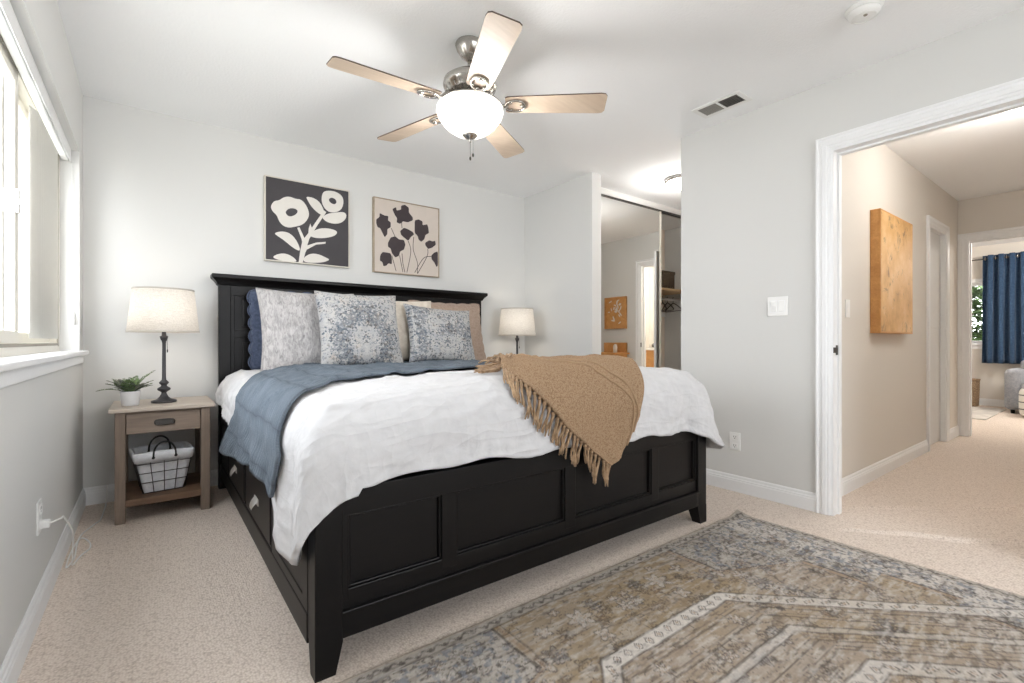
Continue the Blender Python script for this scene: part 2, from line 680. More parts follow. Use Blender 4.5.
def autosmooth(o, ang=40):
    me = o.data
    for p in me.polygons: p.use_smooth = True
    me.set_sharp_from_angle(angle=math.radians(ang))
    return o


def subsurf(o, lv=1):
    m = o.modifiers.new('s', 'SUBSURF')
    m.levels = m.render_levels = lv


def solidify(o, t, off=-1):
    m = o.modifiers.new('t', 'SOLIDIFY')
    m.thickness = t
    m.offset = off


# ================================================================ SETTING
XL, XR, YB, YS, H = -0.318, 3.045, 3.80, -2.0, 2.44
XR2 = 3.16           # other face of the right wall
HALLY = 1.15         # hall's north wall
MIR = 3.12           # closet mirror plane
XA = 5.40            # end of the dressing alcove
XE = 6.70            # end wall of the hall
XF = 10.16           # far wall of the far room

# floor
b = MB()
b.box(XL - 0.2, XF + 0.2, YS - 0.1, YB + 0.2, -0.05, 0)
struct(b.build('floor', M['carpet']))
# two soft creases in the carpet at the doorway
b = MB()
for (x0, y0, x1, y1, h) in ((2.80, 0.98, 3.55, 0.12, 0.020), (3.22, 1.06, 4.2, 0.30, 0.015)):
    P = []
    d = Vector((x1 - x0, y1 - y0)).normalized()
    nrm = Vector((-d.y, d.x))
    for i in range(41):
        t = i / 40
        wob = 0.02 * math.sin(t * 9) + 0.01 * math.sin(t * 23)
        c = Vector((x0 + (x1 - x0) * t, y0 + (y1 - y0) * t)) + nrm * wob
        hh = h * math.sin(PI * t) ** 0.5 if 0 < t < 1 else 0
        row = []
        for k in range(9):
            s_ = k / 4 - 1
            q = c + nrm * s_ * 0.035
            row.append((q.x, q.y, 0.0005 + hh * math.exp(-(s_ * 2.4) ** 2)))
        P.append(row)
    b.grid(P)
o = tag(b.build('carpet_crease', M['carpet'], recalc=True))
struct(o)
o.name = 'floor_crease'

# ceiling
b = MB()
b.box(XL - 0.2, XE + 0.1, YS - 0.1, YB + 0.1, H, H + 0.1)
b.box(XE + 0.1, XF + 0.2, YS - 0.1, YB + 0.1, H, H + 0.1)
struct(b.build('ceiling', M['ceiling']))

# left wall with window opening
WY0, WY1, WZ0, WZ1 = 1.45, 3.63, 0.90, 2.05
b = MB()
b.box(-0.52, XL, YS, WY0, 0, H)
b.box(-0.52, XL, WY1, YB + 0.1, 0, H)
b.box(-0.52, XL, WY0, WY1, 0, WZ0)
b.box(-0.52, XL, WY0, WY1, WZ1, H)
struct(b.build('wall_left', M['wall']))
# back wall
b = MB()
b.box(XL - 0.2, XA + 0.1, YB, YB + 0.12, 0, H)
struct(b.build('wall_back', M['wall']))
# south wall (behind the camera) with a wide window added for light
b = MB()
RX0, RX1, RZ0, RZ1 = 0.4, 2.5, 0.7, 2.1
b.box(-0.52, RX0, YS - 0.12, YS, 0, H)
b.box(RX1, XR2, YS - 0.12, YS, 0, H)
b.box(RX0, RX1, YS - 0.12, YS, 0, RZ0)
b.box(RX0, RX1, YS - 0.12, YS, RZ1, H)
struct(b.build('wall_rear', M['wall']))
# right wall: stub by the closet, long piece, header over the bedroom door
DY0, DY1, DZ = 0.20, 1.055, 2.06
b = MB()
b.box(XR, XR2, 2.868, YB, 0, H, 0.0)
b.box(XR, XR2, DY1, 2.0, 0, H)
b.box(XR, XR2, DY0, DY1, DZ, H)
b.box(XR, XR2, YS, DY0, 0, H)
struct(b.build('wall_right', M['wall']))
# closet header and end walls
b = MB()
b.box(XR2, XA, MIR - 0.02, MIR + 0.09, 2.385, H)
b.box(XA, XA + 0.1, HALLY + 0.1, 2.06, 0, H)
b.box(XA, XA + 0.1, 2.86, YB, 0, H)
b.box(XA, XA + 0.1, 2.06, 2.86, 2.03, H)
struct(b.build('wall_alcove', M['wall']))
b = MB()
b.box(XR2, XA, YB - 0.01, YB - 0.001, 0, H)
struct(b.build('wall_closet', M['closet_wall']))
# hall walls
HD0, HD1, HDZ = 5.56, 6.18, 2.03
b = MB()
b.box(XR2, HD0, HALLY, HALLY + 0.1, 0, H)
b.box(HD1, XE, HALLY, HALLY + 0.1, 0, H)
b.box(HD0, HD1, HALLY, HALLY + 0.1, HDZ, H)
struct(b.build('wall_hall', M['wall_hall']))
b = MB()
b.box(XR2, XE, -0.12, 0.0, 0, H)
struct(b.build('wall_hall_far_side', M['wall_hall']))
FD0, FD1, FDZ = 0.33, 1.083, 2.02
b = MB()
b.box(XE, XE + 0.1, FD1, YB, 0, H)
b.box(XE, XE + 0.1, YS, FD0, 0, H)
b.box(XE, XE + 0.1, FD0, FD1, FDZ, H)
struct(b.build('wall_hall_end', M['wall_hall']))
# far room
FW0, FW1, FWZ0, FWZ1 = 0.30, 2.0, 0.95, 1.88
b = MB()
b.box(XF, XF + 0.14, YS, FW0, 0, H)
b.box(XF, XF + 0.14, FW1, YB, 0, H)
b.box(XF, XF + 0.14, FW0, FW1, 0, FWZ0)
b.box(XF, XF + 0.14, FW0, FW1, FWZ1, H)
b.box(XE + 0.1, XF, 2.4, 2.5, 0, H)
b.box(XE + 0.1, XF, YS + 0.2, YS + 0.3, 0, H)
struct(b.build('wall_far_room', M['wall_hall']))


def baseboard(name, segs, h=0.105):
    """segs: (x0,y0,x1,y1,nx,ny) wall-side line and the outward normal."""
    b = MB()
    prof = [(0, 0), (0.014, 0), (0.014, h * 0.66), (0.0115, h * 0.70), (0.0115, h * 0.78), (0.008, h * 0.82), (0.007, h * 0.93), (0.003, h), (0, h)]
    for (x0, y0, x1, y1, nx, ny) in segs:
        A = [b.bm.verts.new((x0 + nx * d, y0 + ny * d, z)) for d, z in prof]
        B = [b.bm.verts.new((x1 + nx * d, y1 + ny * d, z)) for d, z in prof]
        for i in range(len(prof) - 1):
            b.bm.faces.new([A[i], A[i + 1], B[i + 1], B[i]])
        b.bm.faces.new(A)
        b.bm.faces.new(B[::-1])
    return struct(b.build(name, M['trim'], recalc=True))


baseboard('baseboard_left', [(XL, YS, XL, YB, 1, 0)])
baseboard('baseboard_back', [(XL, YB, XR, YB, 0, -1)])
baseboard('baseboard_right', [(XR, 1.12, XR, 2.0, -1, 0), (XR, 2.868, XR, YB, -1, 0), (XR, YS, XR, 0.13, -1, 0)])
baseboard('baseboard_hall', [(XR2, HALLY, HD0 - 0.07, HALLY, 0, -1), (HD1 + 0.07, HALLY, XE, HALLY, 0, -1)])
baseboard('baseboard_far_room', [(XF, YS + 0.3, XF, 2.4, -1, 0)])
baseboard('baseboard_alcove', [(XA, HALLY + 0.1, XA, 1.99, -1, 0), (XR2, HALLY + 0.1, XR2, 2.0, 1, 0)])


def casing(name, axis, face, sgn, a0, a1, ztop, w=0.066, jamb=None, jd=(0, 0)):
    """door casing on plane axis=face, opening a0..a1, top ztop; sgn = side it stands out to."""
    b = MB()
    prof = [(-0.002, 0.0), (-0.002, 0.010), (0.004, 0.013), (0.012, 0.013), (0.016, 0.017), (0.034, 0.019), (0.040, 0.015), (0.052, 0.014), (0.058, 0.019), (w, 0.019), (w, 0.0)]
    P = []
    for o_, t_ in prof:
        row = []
        for (p, z) in ((a0 - o_, 0.0), (a0 - o_, ztop + o_), (a1 + o_, ztop + o_), (a1 + o_, 0.0)):
            f_ = face + sgn * t_
            row.append((f_, p, z) if axis == 'x' else (p, f_, z))
        P.append(row)
    b.grid(P)
    for f in b.bm.faces: f.smooth = False
    bmesh.ops.recalc_face_normals(b.bm, faces=b.bm.faces[:])
    if jamb:
        j0, j1 = jamb
        t = 0.018
        for (p0, p1, z0, z1) in ((a0 - 0.001, a0 + t, 0, ztop - t), (a1 - t, a1 + 0.001, 0, ztop - t), (a0 - 0.001, a1 + 0.001, ztop - t, ztop + 0.001)):
            if axis == 'x': b.box(j0, j1, p0, p1, z0, z1)
            else: b.box(p0, p1, j0, j1, z0, z1)
        # stop strip
        m = (j0 + j1) / 2
        for (p0, p1, z0, z1) in ((a0 + t, a0 + t + 0.01, 0, ztop - t - 0.01), (a1 - t - 0.01, a1 - t, 0, ztop - t - 0.01), (a0 + t, a1 - t, ztop - t - 0.01, ztop - t)):
            if axis == 'x': b.box(m - 0.006, m + 0.03, p0, p1, z0, z1)
            else: b.box(p0, p1, m - 0.006, m + 0.03, z0, z1)
    return struct(b.build(name, M['trim']))


casing('trim_1', 'x', XR, -1, DY0, DY1, DZ, jamb=(XR - 0.004, XR2 + 0.004))
casing('trim_2', 'y', HALLY, -1, HD0, HD1, HDZ, jamb=(HALLY - 0.003, HALLY + 0.1))
casing('trim_3', 'x', XE, -1, FD0, FD1, FDZ, jamb=(XE - 0.003, XE + 0.1))
casing('trim_4', 'x', XA, -1, 2.06, 2.86, 2.03, jamb=(XA - 0.003, XA + 0.1))
casing('trim_5', 'x', XR2, 1, DY0, DY1, DZ)

# strike plate on the bedroom door jamb
b = MB()
b.box(XR + 0.030, XR + 0.055, DY1 - 0.0215, DY1 - 0.0175, 0.90, 0.955, 0.001)
b.box(XR - 0.006, XR + 0.030, DY1 - 0.0215, DY1 - 0.0175, 0.912, 0.943, 0.001)
tag(b.build('strike_plate', M['pewter']), 'small metal strike plate on the jamb of the open bedroom doorway', 'strike plate')

# hall door
dr = struct(bpy.data.objects.new('door_1', None)); COL.objects.link(dr); dr.location = (HD0 + 0.02, HALLY + 0.04, 0)
b = MB()
b.box(HD0 + 0.02, HD1 - 0.02, HALLY + 0.035, HALLY + 0.07, 0.01, HDZ - 0.02)
for (z0, z1) in ((0.2, 0.95), (1.1, 1.85)):
    b.box(HD0 + 0.12, HD1 - 0.12, HALLY + 0.028, HALLY + 0.036, z0, z1, 0.004)
b.build('door_panel', M['door_paint'], dr)
b = MB()
b.box(HD0 + 0.025, HD0 + 0.065, HALLY + 0.022, HALLY + 0.036, 0.93, 0.99, 0.002)
b.lathe([(0.012, 0), (0.012, 0.02)], (HD0 + 0.045, HALLY + 0.01, 0.95), 12)
b.build('door_latch', M['pewter'], dr)


# ---- window_1 (left wall)
def window_left():
    w = struct(bpy.data.objects.new('window_1', None)); COL.objects.link(w); w.location = (-0.43, 2.54, WZ0)
    b = MB()
    x0, x1 = -0.46, -0.40
    f = 0.05
    b.box(x0, x1, WY0, WY1, WZ0 + 0.02, WZ0 + 0.02 + f, 0.004)
    b.box(x0, x1, WY0, WY1, WZ1 - f, WZ1, 0.004)
    b.box(x0, x1, WY0, WY0 + f, WZ0 + 0.02 + f, WZ1 - f, 0.001)
    b.box(x0, x1, WY1 - f, WY1, WZ0 + 0.02 + f, WZ1 - f, 0.001)
    b.build('window_frame', M['vinyl'], w)
    # sliding sash (near the camera) and fixed sash
    for (a0, a1, sx0, sx1) in ((WY0 + f, 2.60, -0.432, -0.402), (2.54, WY1 - f, -0.458, -0.434)):
        b = MB()
        g = 0.045
        z0, z1 = WZ0 + 0.02 + f, WZ1 - f
        b.box(sx0, sx1, a0, a1, z0, z0 + g, 0.003)
        b.box(sx0, sx1, a0, a1, z1 - g, z1, 0.003)
        b.box(sx0, sx1, a0, a0 + g, z0 + g, z1 - g, 0.001)
        b.box(sx0, sx1, a1 - g - 0.01, a1, z0 + g, z1 - g, 0.001)
        s_ = b.build('window_sash', M['vinyl'], w)
        b = MB()
        b.box((sx0 + sx1) / 2 - 0.002, (sx0 + sx1) / 2 + 0.002, a0 + g, a1 - g, z0 + g, z1 - g)
        b.build('glass_pane', M['glass'], s_)
    b = MB()
    b.box(-0.402, -0.392, 2.545, 2.575, 1.46, 1.55, 0.003)
    b.box(-0.400, -0.380, 2.550, 2.570, 1.49, 1.515, 0.003)
    b.build('sash_lock', M['white_plastic'], w)
    b = MB()
    b.box(-0.405, -0.398, WY0 + f, WY1 - f, WZ0 + 0.055, WZ0 + 0.068)
    b.box(-0.405, -0.398, WY1 - f - 0.012, WY1 - f, WZ0 + 0.05, WZ1 - f)
    b.build('window_track', M['vinyl_dark'], w)


window_left()
b = MB()
b.box(-0.46, XL + 0.038, WY0 - 0.05, WY1 + 0.045, WZ0, WZ0 + 0.024, 0.007, 3)
b.box(XL - 0.001, XL + 0.016, WY0 - 0.03, WY1 + 0.02, WZ0 - 0.045, WZ0, 0.004)
struct(b.build('trim_6', M['trim']))

# unseen window added behind the camera to bring in more daylight
w = struct(bpy.data.objects.new('added_rear_window', None)); COL.objects.link(w); w.location = (1.45, YS - 0.06, RZ0)
b = MB()
for (x0, x1, z0, z1) in ((RX0, RX1, RZ0, RZ0 + 0.05), (RX0, RX1, RZ1 - 0.05, RZ1), (RX0, RX0 + 0.05, RZ0 + 0.05, RZ1 - 0.05), (RX1 - 0.05, RX1, RZ0 + 0.05, RZ1 - 0.05), (1.42, 1.48, RZ0 + 0.05, RZ1 - 0.05)):
    b.box(x0, x1, YS - 0.09, YS - 0.03, z0, z1, 0.004)
b.build('window_frame', M['vinyl'], w)
b = MB()
b.box(RX0 + 0.05, RX1 - 0.05, YS - 0.065, YS - 0.06, RZ0 + 0.05, RZ1 - 0.05)
b.build('glass_pane', M['glass'], w)

# far window
w = struct(bpy.data.objects.new('window_3', None)); COL.objects.link(w); w.location = (XF + 0.07, 1.15, FWZ0)
b = MB()
for (y0, y1, z0, z1) in ((FW0, FW1, FWZ0, FWZ0 + 0.04), (FW0, FW1, FWZ1 - 0.04, FWZ1), (FW0, FW0 + 0.04, FWZ0 + 0.04, FWZ1 - 0.04), (FW1 - 0.04, FW1, FWZ0 + 0.04, FWZ1 - 0.04), (1.13, 1.17, FWZ0 + 0.04, FWZ1 - 0.04)):
    b.box(XF + 0.05, XF + 0.10, y0, y1, z0, z1, 0.003)
b.build('window_frame', M['trim'], w)
b = MB()
b.box(XF + 0.073, XF + 0.077, FW0 + 0.04, FW1 - 0.04, FWZ0 + 0.04, FWZ1 - 0.04)
b.build('glass_pane', M['glass'], w)
b = MB()
b.box(XF - 0.05, XF + 0.06, FW0 - 0.06, FW1 + 0.06, FWZ0 - 0.03, FWZ0, 0.006)
b.box(XF - 0.015, XF + 0.001, FW0 - 0.05, FW1 + 0.05, FWZ0 - 0.09, FWZ0 - 0.03, 0.003)
b.box(XF - 0.02, XF + 0.001, FW0 - 0.05, FW1 + 0.05, FWZ1, FWZ1 + 0.06, 0.003)
struct(b.build('trim_7', M['trim']))

# ================================================================ BED
BX0, BX1 = 0.375, 2.405
bed = thing('bed', 'espresso black wooden panel bed with storage drawers under white bedding', 'bed', (1.39, 2.6, 0))


def headboard():
    b = MB()
    y0, y1 = 3.685, 3.745
    for x0, x1 in ((0.362, 0.432), (2.368, 2.438)):
        b.box(x0, x1, y0 - 0.005, y1, 0.0, 1.355, 0.004)
    b.box(0.43, 2.37, y0 + 0.01, y1 - 0.008, 0.25, 1.355)           # field
    # frame and panels
    b.box(0.43, 2.37, y0 - 0.001, y1, 1.285, 1.362, 0.003)
    b.box(0.43, 2.37, y0 - 0.001, y1, 0.25, 0.40, 0.003)
    b.box(0.43, 2.37, y0 + 0.001, y1 - 0.001, 1.00, 1.05, 0.003)
    xs = [0.425, 0.93, 1.40, 1.87, 2.375]
    for x in xs:
        b.box(x - 0.03, x + 0.03, y0 + 0.0005, y1 - 0.0005, 0.39, 1.3, 0.003)
    for i in range(4):
        for z0, z1 in ((0.44, 0.97), (1.08, 1.26)):
            b.box(xs[i] + 0.075, xs[i + 1] - 0.075, y0 + 0.003, y0 + 0.02, z0, z1, 0.006)
    b.build('headboard', M['bed'], bed)
    # crown: stacked mitred moulding
    b = MB()
    prof = [(0.0, 1.350), (0.008, 1.353), (0.012, 1.363), (0.022, 1.378), (0.036, 1.392), (0.042, 1.398), (0.042, 1.418), (0.038, 1.421)]
    rings = []
    for d, z in prof:
        rings.append([b.bm.verts.new(p) for p in ((0.362 - d, y0 - 0.005 - d, z), (2.438 + d, y0 - 0.005 - d, z), (2.438 + d, y1 + 0.008, z), (0.362 - d, y1 + 0.008, z))])
    for i in range(len(rings) - 1):
        for k in range(4):
            b.bm.faces.new([rings[i][k], rings[i][(k + 1) % 4], rings[i + 1][(k + 1) % 4], rings[i + 1][k]])
    b.bm.faces.new(rings[-1])
    b.bm.faces.new(rings[0][::-1])
    b.build('crown_moulding', M['bed'], bed, recalc=True)


headboard()


def footboard():
    y0, y1 = 1.43, 1.485
    b = MB()
    b.box(0.45, 2.34, y0 + 0.022, y1, 0.10, 0.535)
    b.box(0.45, 2.34, y0 + 0.004, y1, 0.455, 0.535, 0.003)          # top rail
    b.box(0.45, 2.34, y0 + 0.006, y1, 0.165, 0.235, 0.003)          # lower rail of panels
    b.box(0.45, 2.34, y0 - 0.004, y1, 0.095, 0.172, 0.005)          # plinth
    b.box(0.45, 2.34, y0 - 0.010, y1, 0.168, 0.178, 0.003)          # ledge
    for x0, x1 in ((0.45, 0.475), (0.79, 0.85), (1.365, 1.425), (1.94, 2.0), (2.315, 2.34)):
        b.box(x0, x1, y0 + 0.005, y1, 0.20, 0.50, 0.003)
    # bead round every panel
    for x0, x1 in ((0.475, 0.79), (0.85, 1.365), (1.425, 1.94), (2.0, 2.315)):
        for (a0, a1, z0, z1) in ((x0, x1, 0.235, 0.243), (x0, x1, 0.447, 0.455), (x0, x0 + 0.008, 0.235, 0.455), (x1 - 0.008, x1, 0.235, 0.455)):
            b.box(a0, a1, y0 + 0.011, y1, z0, z1, 0.003)
    b.build('footboard', M['bed'], bed)
    for x0, x1, s_ in ((0.375, 0.455, 1), (2.325, 2.405, -1)):
        b = MB()
        b.box(x0, x1, y0 - 0.006, y1 + 0.02, 0.09, 0.500, 0.004)
        # tapered foot
        V = []
        for z, t in ((0.095, 0.0), (0.0, 0.022)):
            xa, xb = (x0, x1 - t) if s_ > 0 else (x0 + t, x1)
            V.append([b.bm.verts.new(p) for p in ((xa, y0 - 0.006, z), (xb, y0 - 0.006, z), (xb, y1 + 0.01 - t, z), (xa, y1 + 0.01 - t, z))])
        for k in range(4):
            b.bm.faces.new([V[0][k], V[0][(k + 1) % 4], V[1][(k + 1) % 4], V[1][k]])
        b.bm.faces.new(V[1])
        b.build('leg', M['bed'], bed, recalc=True)


footboard()


def side(sgn):
    # sgn -1: left side (visible), +1: right side
    fx = BX0 + 0.002 if sgn < 0 else BX1 - 0.002      # outer face
    inn = fx - sgn * 0.03
    b = MB()
    b.box(fx, inn, 1.5, 3.69, 0.445, 0.53, 0.003)                    # top rail
    b.box(fx + sgn * 0.006, inn, 1.5, 3.69, 0.075, 0.165, 0.004)     # plinth
    b.box(fx, inn, 1.50, 2.00, 0.165, 0.445)
    b.box(fx + sgn * 0.004, inn, 1.50, 1.56, 0.165, 0.445, 0.003)
    b.box(fx + sgn * 0.004, inn, 1.95, 2.02, 0.165, 0.445, 0.003)
    b.box(fx + sgn * 0.004, inn, 1.55, 1.96, 0.165, 0.20, 0.003)
    for y in (2.655, 3.29):
        b.box(fx, inn, y - 0.012, y + 0.012, 0.165, 0.445, 0.002)
    b.box(fx, inn, 3.60, 3.69, 0.165, 0.445, 0.002)
    b.build('side_rail', M['bed'], bed)
    for y0, y1 in ((2.03, 2.635), (2.675, 3.27), (3.31, 3.59)):
        b = MB()
        b.box(fx + sgn * 0.003, fx - sgn * 0.018, y0, y1, 0.172, 0.438, 0.004)
        if y1 - y0 > 0.4:
            b.box(fx + sgn * 0.007, fx, y0 + 0.012, y1 - 0.012, 0.184, 0.426, 0.003)
        dr_ = b.build('drawer', M['bed'], bed)
        if sgn < 0 and y1 - y0 > 0.4:
            yc = (y0 + y1) / 2 - 0.01
            b = MB()
            P = []
            for i in range(13):
                a = PI * i / 12
                row = []
                for j in range(7):
                    c = PI / 2 * j / 6
                    row.append((fx + sgn * (0.008 + 0.024 * math.sin(c + 0.15)), yc + 0.042 * math.cos(a) * (0.35 + 0.65 * math.cos(c * 0.8)), 0.285 + 0.004 - 0.006 * j + 0.012 * math.sin(a) * math.cos(c)))
                P.append(row)
            b.grid(P)
            b.box(fx + sgn * 0.011, fx + sgn * 0.007, yc - 0.046, yc + 0.046, 0.270, 0.300, 0.002)
            q = b.build('cup_pull', M['pull'], dr_)
            q['label'] = 'polished nickel cup pull'


side(-1)
side(1)
# drawer box inside (closes the bed body)
b = MB()
b.box(BX0 + 0.035, BX1 - 0.035, 1.49, 3.68, 0.10, 0.36)
b.build('base_platform', M['bed_groove'], bed)

b = MB()
b.box(0.44, 2.36, 1.53, 3.67, 0.362, 0.70, 0.06, 4)
o = autosmooth(b.build('mattress', M['liner'], origin=(1.4, 2.6, 0.362)))
tag(o, 'thick white mattress on the black bed, hidden under the bedding', 'mattress')

# ---------------------------------------------------------------- bedding surface
RX_0, RX_1, RY_0, RY_B = 0.50, 2.22, 1.58, 3.62


def smooth(t):
    t = max(0.0, min(1.0, t))
    return t * t * (3 - 2 * t)


def top_z(x, y):
    # gently mounded duvet, fuller toward the foot
    e = min((x - RX_0) / 0.5, (RX_1 - x) / 0.6)
    z = 0.775 + 0.028 * smooth(e + 0.3)
    z += 0.045 * smooth((2.5 - y) / 0.7) * smooth((x - 0.5) / 0.9)
    z += 0.010 * noise.noise(Vector((x * 2.3, y * 2.3, 3.1)))
    return z


def fold(s, t):
    v = Vector((s, t, 0.0))
    a = noise.noise(Vector((s * 3.1 + 0.8 * t, t * 1.7 - s * 0.9, 1.7)))
    b_ = noise.noise(Vector((s * 7.0 - 3 * t, t * 4.0 + 2 * s, 5.2)))
    r = 1 - abs(noise.noise(Vector((s * 3.4 + 2.6 * t, t * 3.0 - 2.2 * s, 9.3)))) * 2
    r2 = 1 - abs(noise.noise(Vector((s * 8.5 - 2.0 * t, t * 3.2 + 1.0 * s, 4.3)))) * 2
    return 0.009 * a + 0.005 * b_ + 0.030 * max(0, r - 0.66) + 0.018 * max(0, r2 - 0.70)


def wrap(s, t, off=0.0, hang_fold=1.0, flare=None):
    """sheet coordinates (metres, laid flat) -> point on the draped bedding."""
    cx = min(max(s, RX_0), RX_1)
    cy = max(t, RY_0)
    dx, dy = s - cx, t - cy
    L = math.hypot(dx, dy)
    z0 = top_z(cx, cy)
    fd = fold(s, t)
    if L < 1e-6:
        return Vector((cx, cy, z0 + fd + off))
    nx, ny = dx / L, dy / L
    rl, rf, rr = 0.155, 0.175, 0.235
    w = abs(ny)
    r = (rl if nx < 0 else rr) * (1 - w) + rf * w
    k = 0.02 if nx < 0 else (0.42 * (nx ** 1.0) if nx > 0 else 0)
    if nx > 0 and t > 2.6: k *= 0.4
    a = L / r
    sq = 1.0 / (abs(nx) ** 8 + abs(ny) ** 8) ** 0.125
    if a < PI / 2:
        out = r * math.sin(a) * sq; dn = r * (1 - math.cos(a))
        no, nz = math.sin(a), math.cos(a)
    else:
        e = L - r * PI / 2
        out = r * sq + k * e; dn = r + e * math.sqrt(1 - min(k, .9) ** 2)
        no, nz = 1.0, 0.0
    # vertical pleats in the hanging part
    p = (t if abs(nx) > abs(ny) else s)
    hf = smooth((a - 0.6) / 1.6) * hang_fold
    pl = (0.012 * math.sin(p * 13 + 2.2 * math.sin(p * 3.1)) + 0.010 * noise.noise(Vector((p * 9, L * 2, 2.0)))) * hf
    dsp = off + fd * nz + pl * no + abs(fd) * 0.6 * no
    return Vector((cx + nx * (out + dsp * no), cy + ny * (out + dsp * no), z0 - dn + dsp * nz))


def L_for(z, z0, r):
    dn = z0 - z
    if dn < r:
        return r * math.acos(max(-1, 1 - dn / r))
    return r * PI / 2 + dn - r


def interp(tab, x):
    if x <= tab[0][0]: return tab[0][1]
    for (x0, y0), (x1, y1) in zip(tab, tab[1:]):
        if x <= x1:
            return y0 + (y1 - y0) * (x - x0) / (x1 - x0)
    return tab[-1][1]


def duvet():
    bm = bmesh.new()
    lay = bm.loops.layers.uv.verify()
    UV = {}
    nx, ny = 96, 110
    xs = [RX_0 + (RX_1 - RX_0) * i / nx for i in range(nx + 1)]
    ys = [RY_B - (RY_B - RY_0) * j / ny for j in range(ny + 1)]   # back -> front
    T = []
    for i in range(nx + 1):
        row = []
        for j in range(ny + 1):
            v = bm.verts.new(wrap(xs[i], ys[j])); UV[v] = (xs[i], ys[j]); row.append(v)
        T.append(row)
    def face(vs):
        f = bm.faces.new(vs); f.smooth = True
        for lp in f.loops: lp[lay].uv = UV[lp.vert]
    for i in range(nx):
        for j in range(ny):
            face([T[i][j], T[i][j + 1], T[i + 1][j + 1], T[i + 1][j]])
    left = [(2.5 - 0, 0)]
    hem_left = [(1.50, .345), (1.60, .315), (1.68, .335), (1.76, .42), (1.86, .50), (2.2, .53), (2.5, .54), (2.7, .53), (3.0, .56), (3.3, .585), (3.62, .60)]
    hem_front = [(0.50, .548), (0.62, .552), (0.80, .555), (0.92, .562), (1.2, .541), (1.45, .55), (1.78, .527), (2.09, .520), (2.22, .508)]
    hem_right = [(1.58, .30), (1.9, .34), (2.4, .33), (3.62, .35)]
    loop = []  # (boundary vert, rect point, direction, hem L)
    for j in range(ny + 1):
        L = L_for(interp(hem_left, ys[j]), 0.80, 0.155)
        loop.append((T[0][j], (xs[0], ys[j]), (-1, 0), L))
    nf = 22
    for k in range(1, nf):
        a = PI + PI / 2 * k / nf
        f = k / nf
        z = interp([(0, .335), (.10, .318), (.22, .345), (.42, .41), (.62, .485), (.8, .535), (1, .548)], f)
        r = 0.155 + (0.175 - 0.155) * math.sin(PI / 2 * f)
        loop.append((T[0][ny], (xs[0], ys[ny]), (math.cos(a), math.sin(a)), L_for(z, 0.80, r)))
    for i in range(nx + 1):
        L = L_for(interp(hem_front, xs[i]) + 0.006 * math.sin(xs[i] * 21) , top_z(xs[i], RY_0), 0.175)
        loop.append((T[i][ny], (xs[i], ys[ny]), (0, -1), L))
    for k in range(1, nf):
        a = -PI / 2 + PI / 2 * k / nf
        f = k / nf
        z = interp([(0, .505), (.3, .46), (.6, .36), (1, .30)], f)
        loop.append((T[nx][ny], (xs[nx], ys[ny]), (math.cos(a), math.sin(a)), L_for(z, 0.80, 0.21)))
    for j in range(ny, -1, -1):
        L = L_for(interp(hem_right, ys[j]), 0.80, 0.235)
        loop.append((T[nx][j], (xs[nx], ys[j]), (1, 0), L))
    nr = 34
    prev = None
    for (v0, (cx, cy), (dx, dy), L) in loop:
        col = [v0]
        for r in range(1, nr + 1):
            l = L * r / nr
            s, t = cx + dx * l, cy + dy * l
            seam = -0.004 * math.exp(-((L - l - 0.065) / 0.007) ** 2) + 0.004 * math.exp(-((L - l) / 0.012) ** 2)
            puck = 0.0045 * math.sin((cx + cy) * 62 + 3 * math.sin((cx - cy) * 11)) * math.exp(-((L - l - 0.03) / 0.05) ** 2)
            v = bm.verts.new(wrap(s, t, seam + puck)); UV[v] = (s, t); col.append(v)
        if prev:
            for r in range(nr):
                if r == 0 and prev[0] is col[0]:
                    face([prev[0], prev[1], col[1]])
                else:
                    face([prev[r], prev[r + 1], col[r + 1], col[r]])
        prev = col
    bmesh.ops.recalc_face_normals(bm, faces=bm.faces[:])
    up = sum((f.normal.z for f in bm.faces[:] if f.normal.z), 0)
    if up < 0:
        for f in bm.faces: f.normal_flip()
    org = Vector((1.4, 2.6, 0.7))
    bmesh.ops.translate(bm, vec=-org, verts=bm.verts[:])
    me = bpy.data.meshes.new('duvet')
    bm.to_mesh(me); bm.free()
    me.materials.append(M['duvet'])
    o = bpy.data.objects.new('duvet', me)
    COL.objects.link(o)
    o.location = org
    m = o.modifiers.new('t', 'SOLIDIFY'); m.thickness = 0.018; m.offset = -1
    tag(o, 'rumpled white cotton duvet spread over the whole bed and its footboard', 'duvet')


duvet()


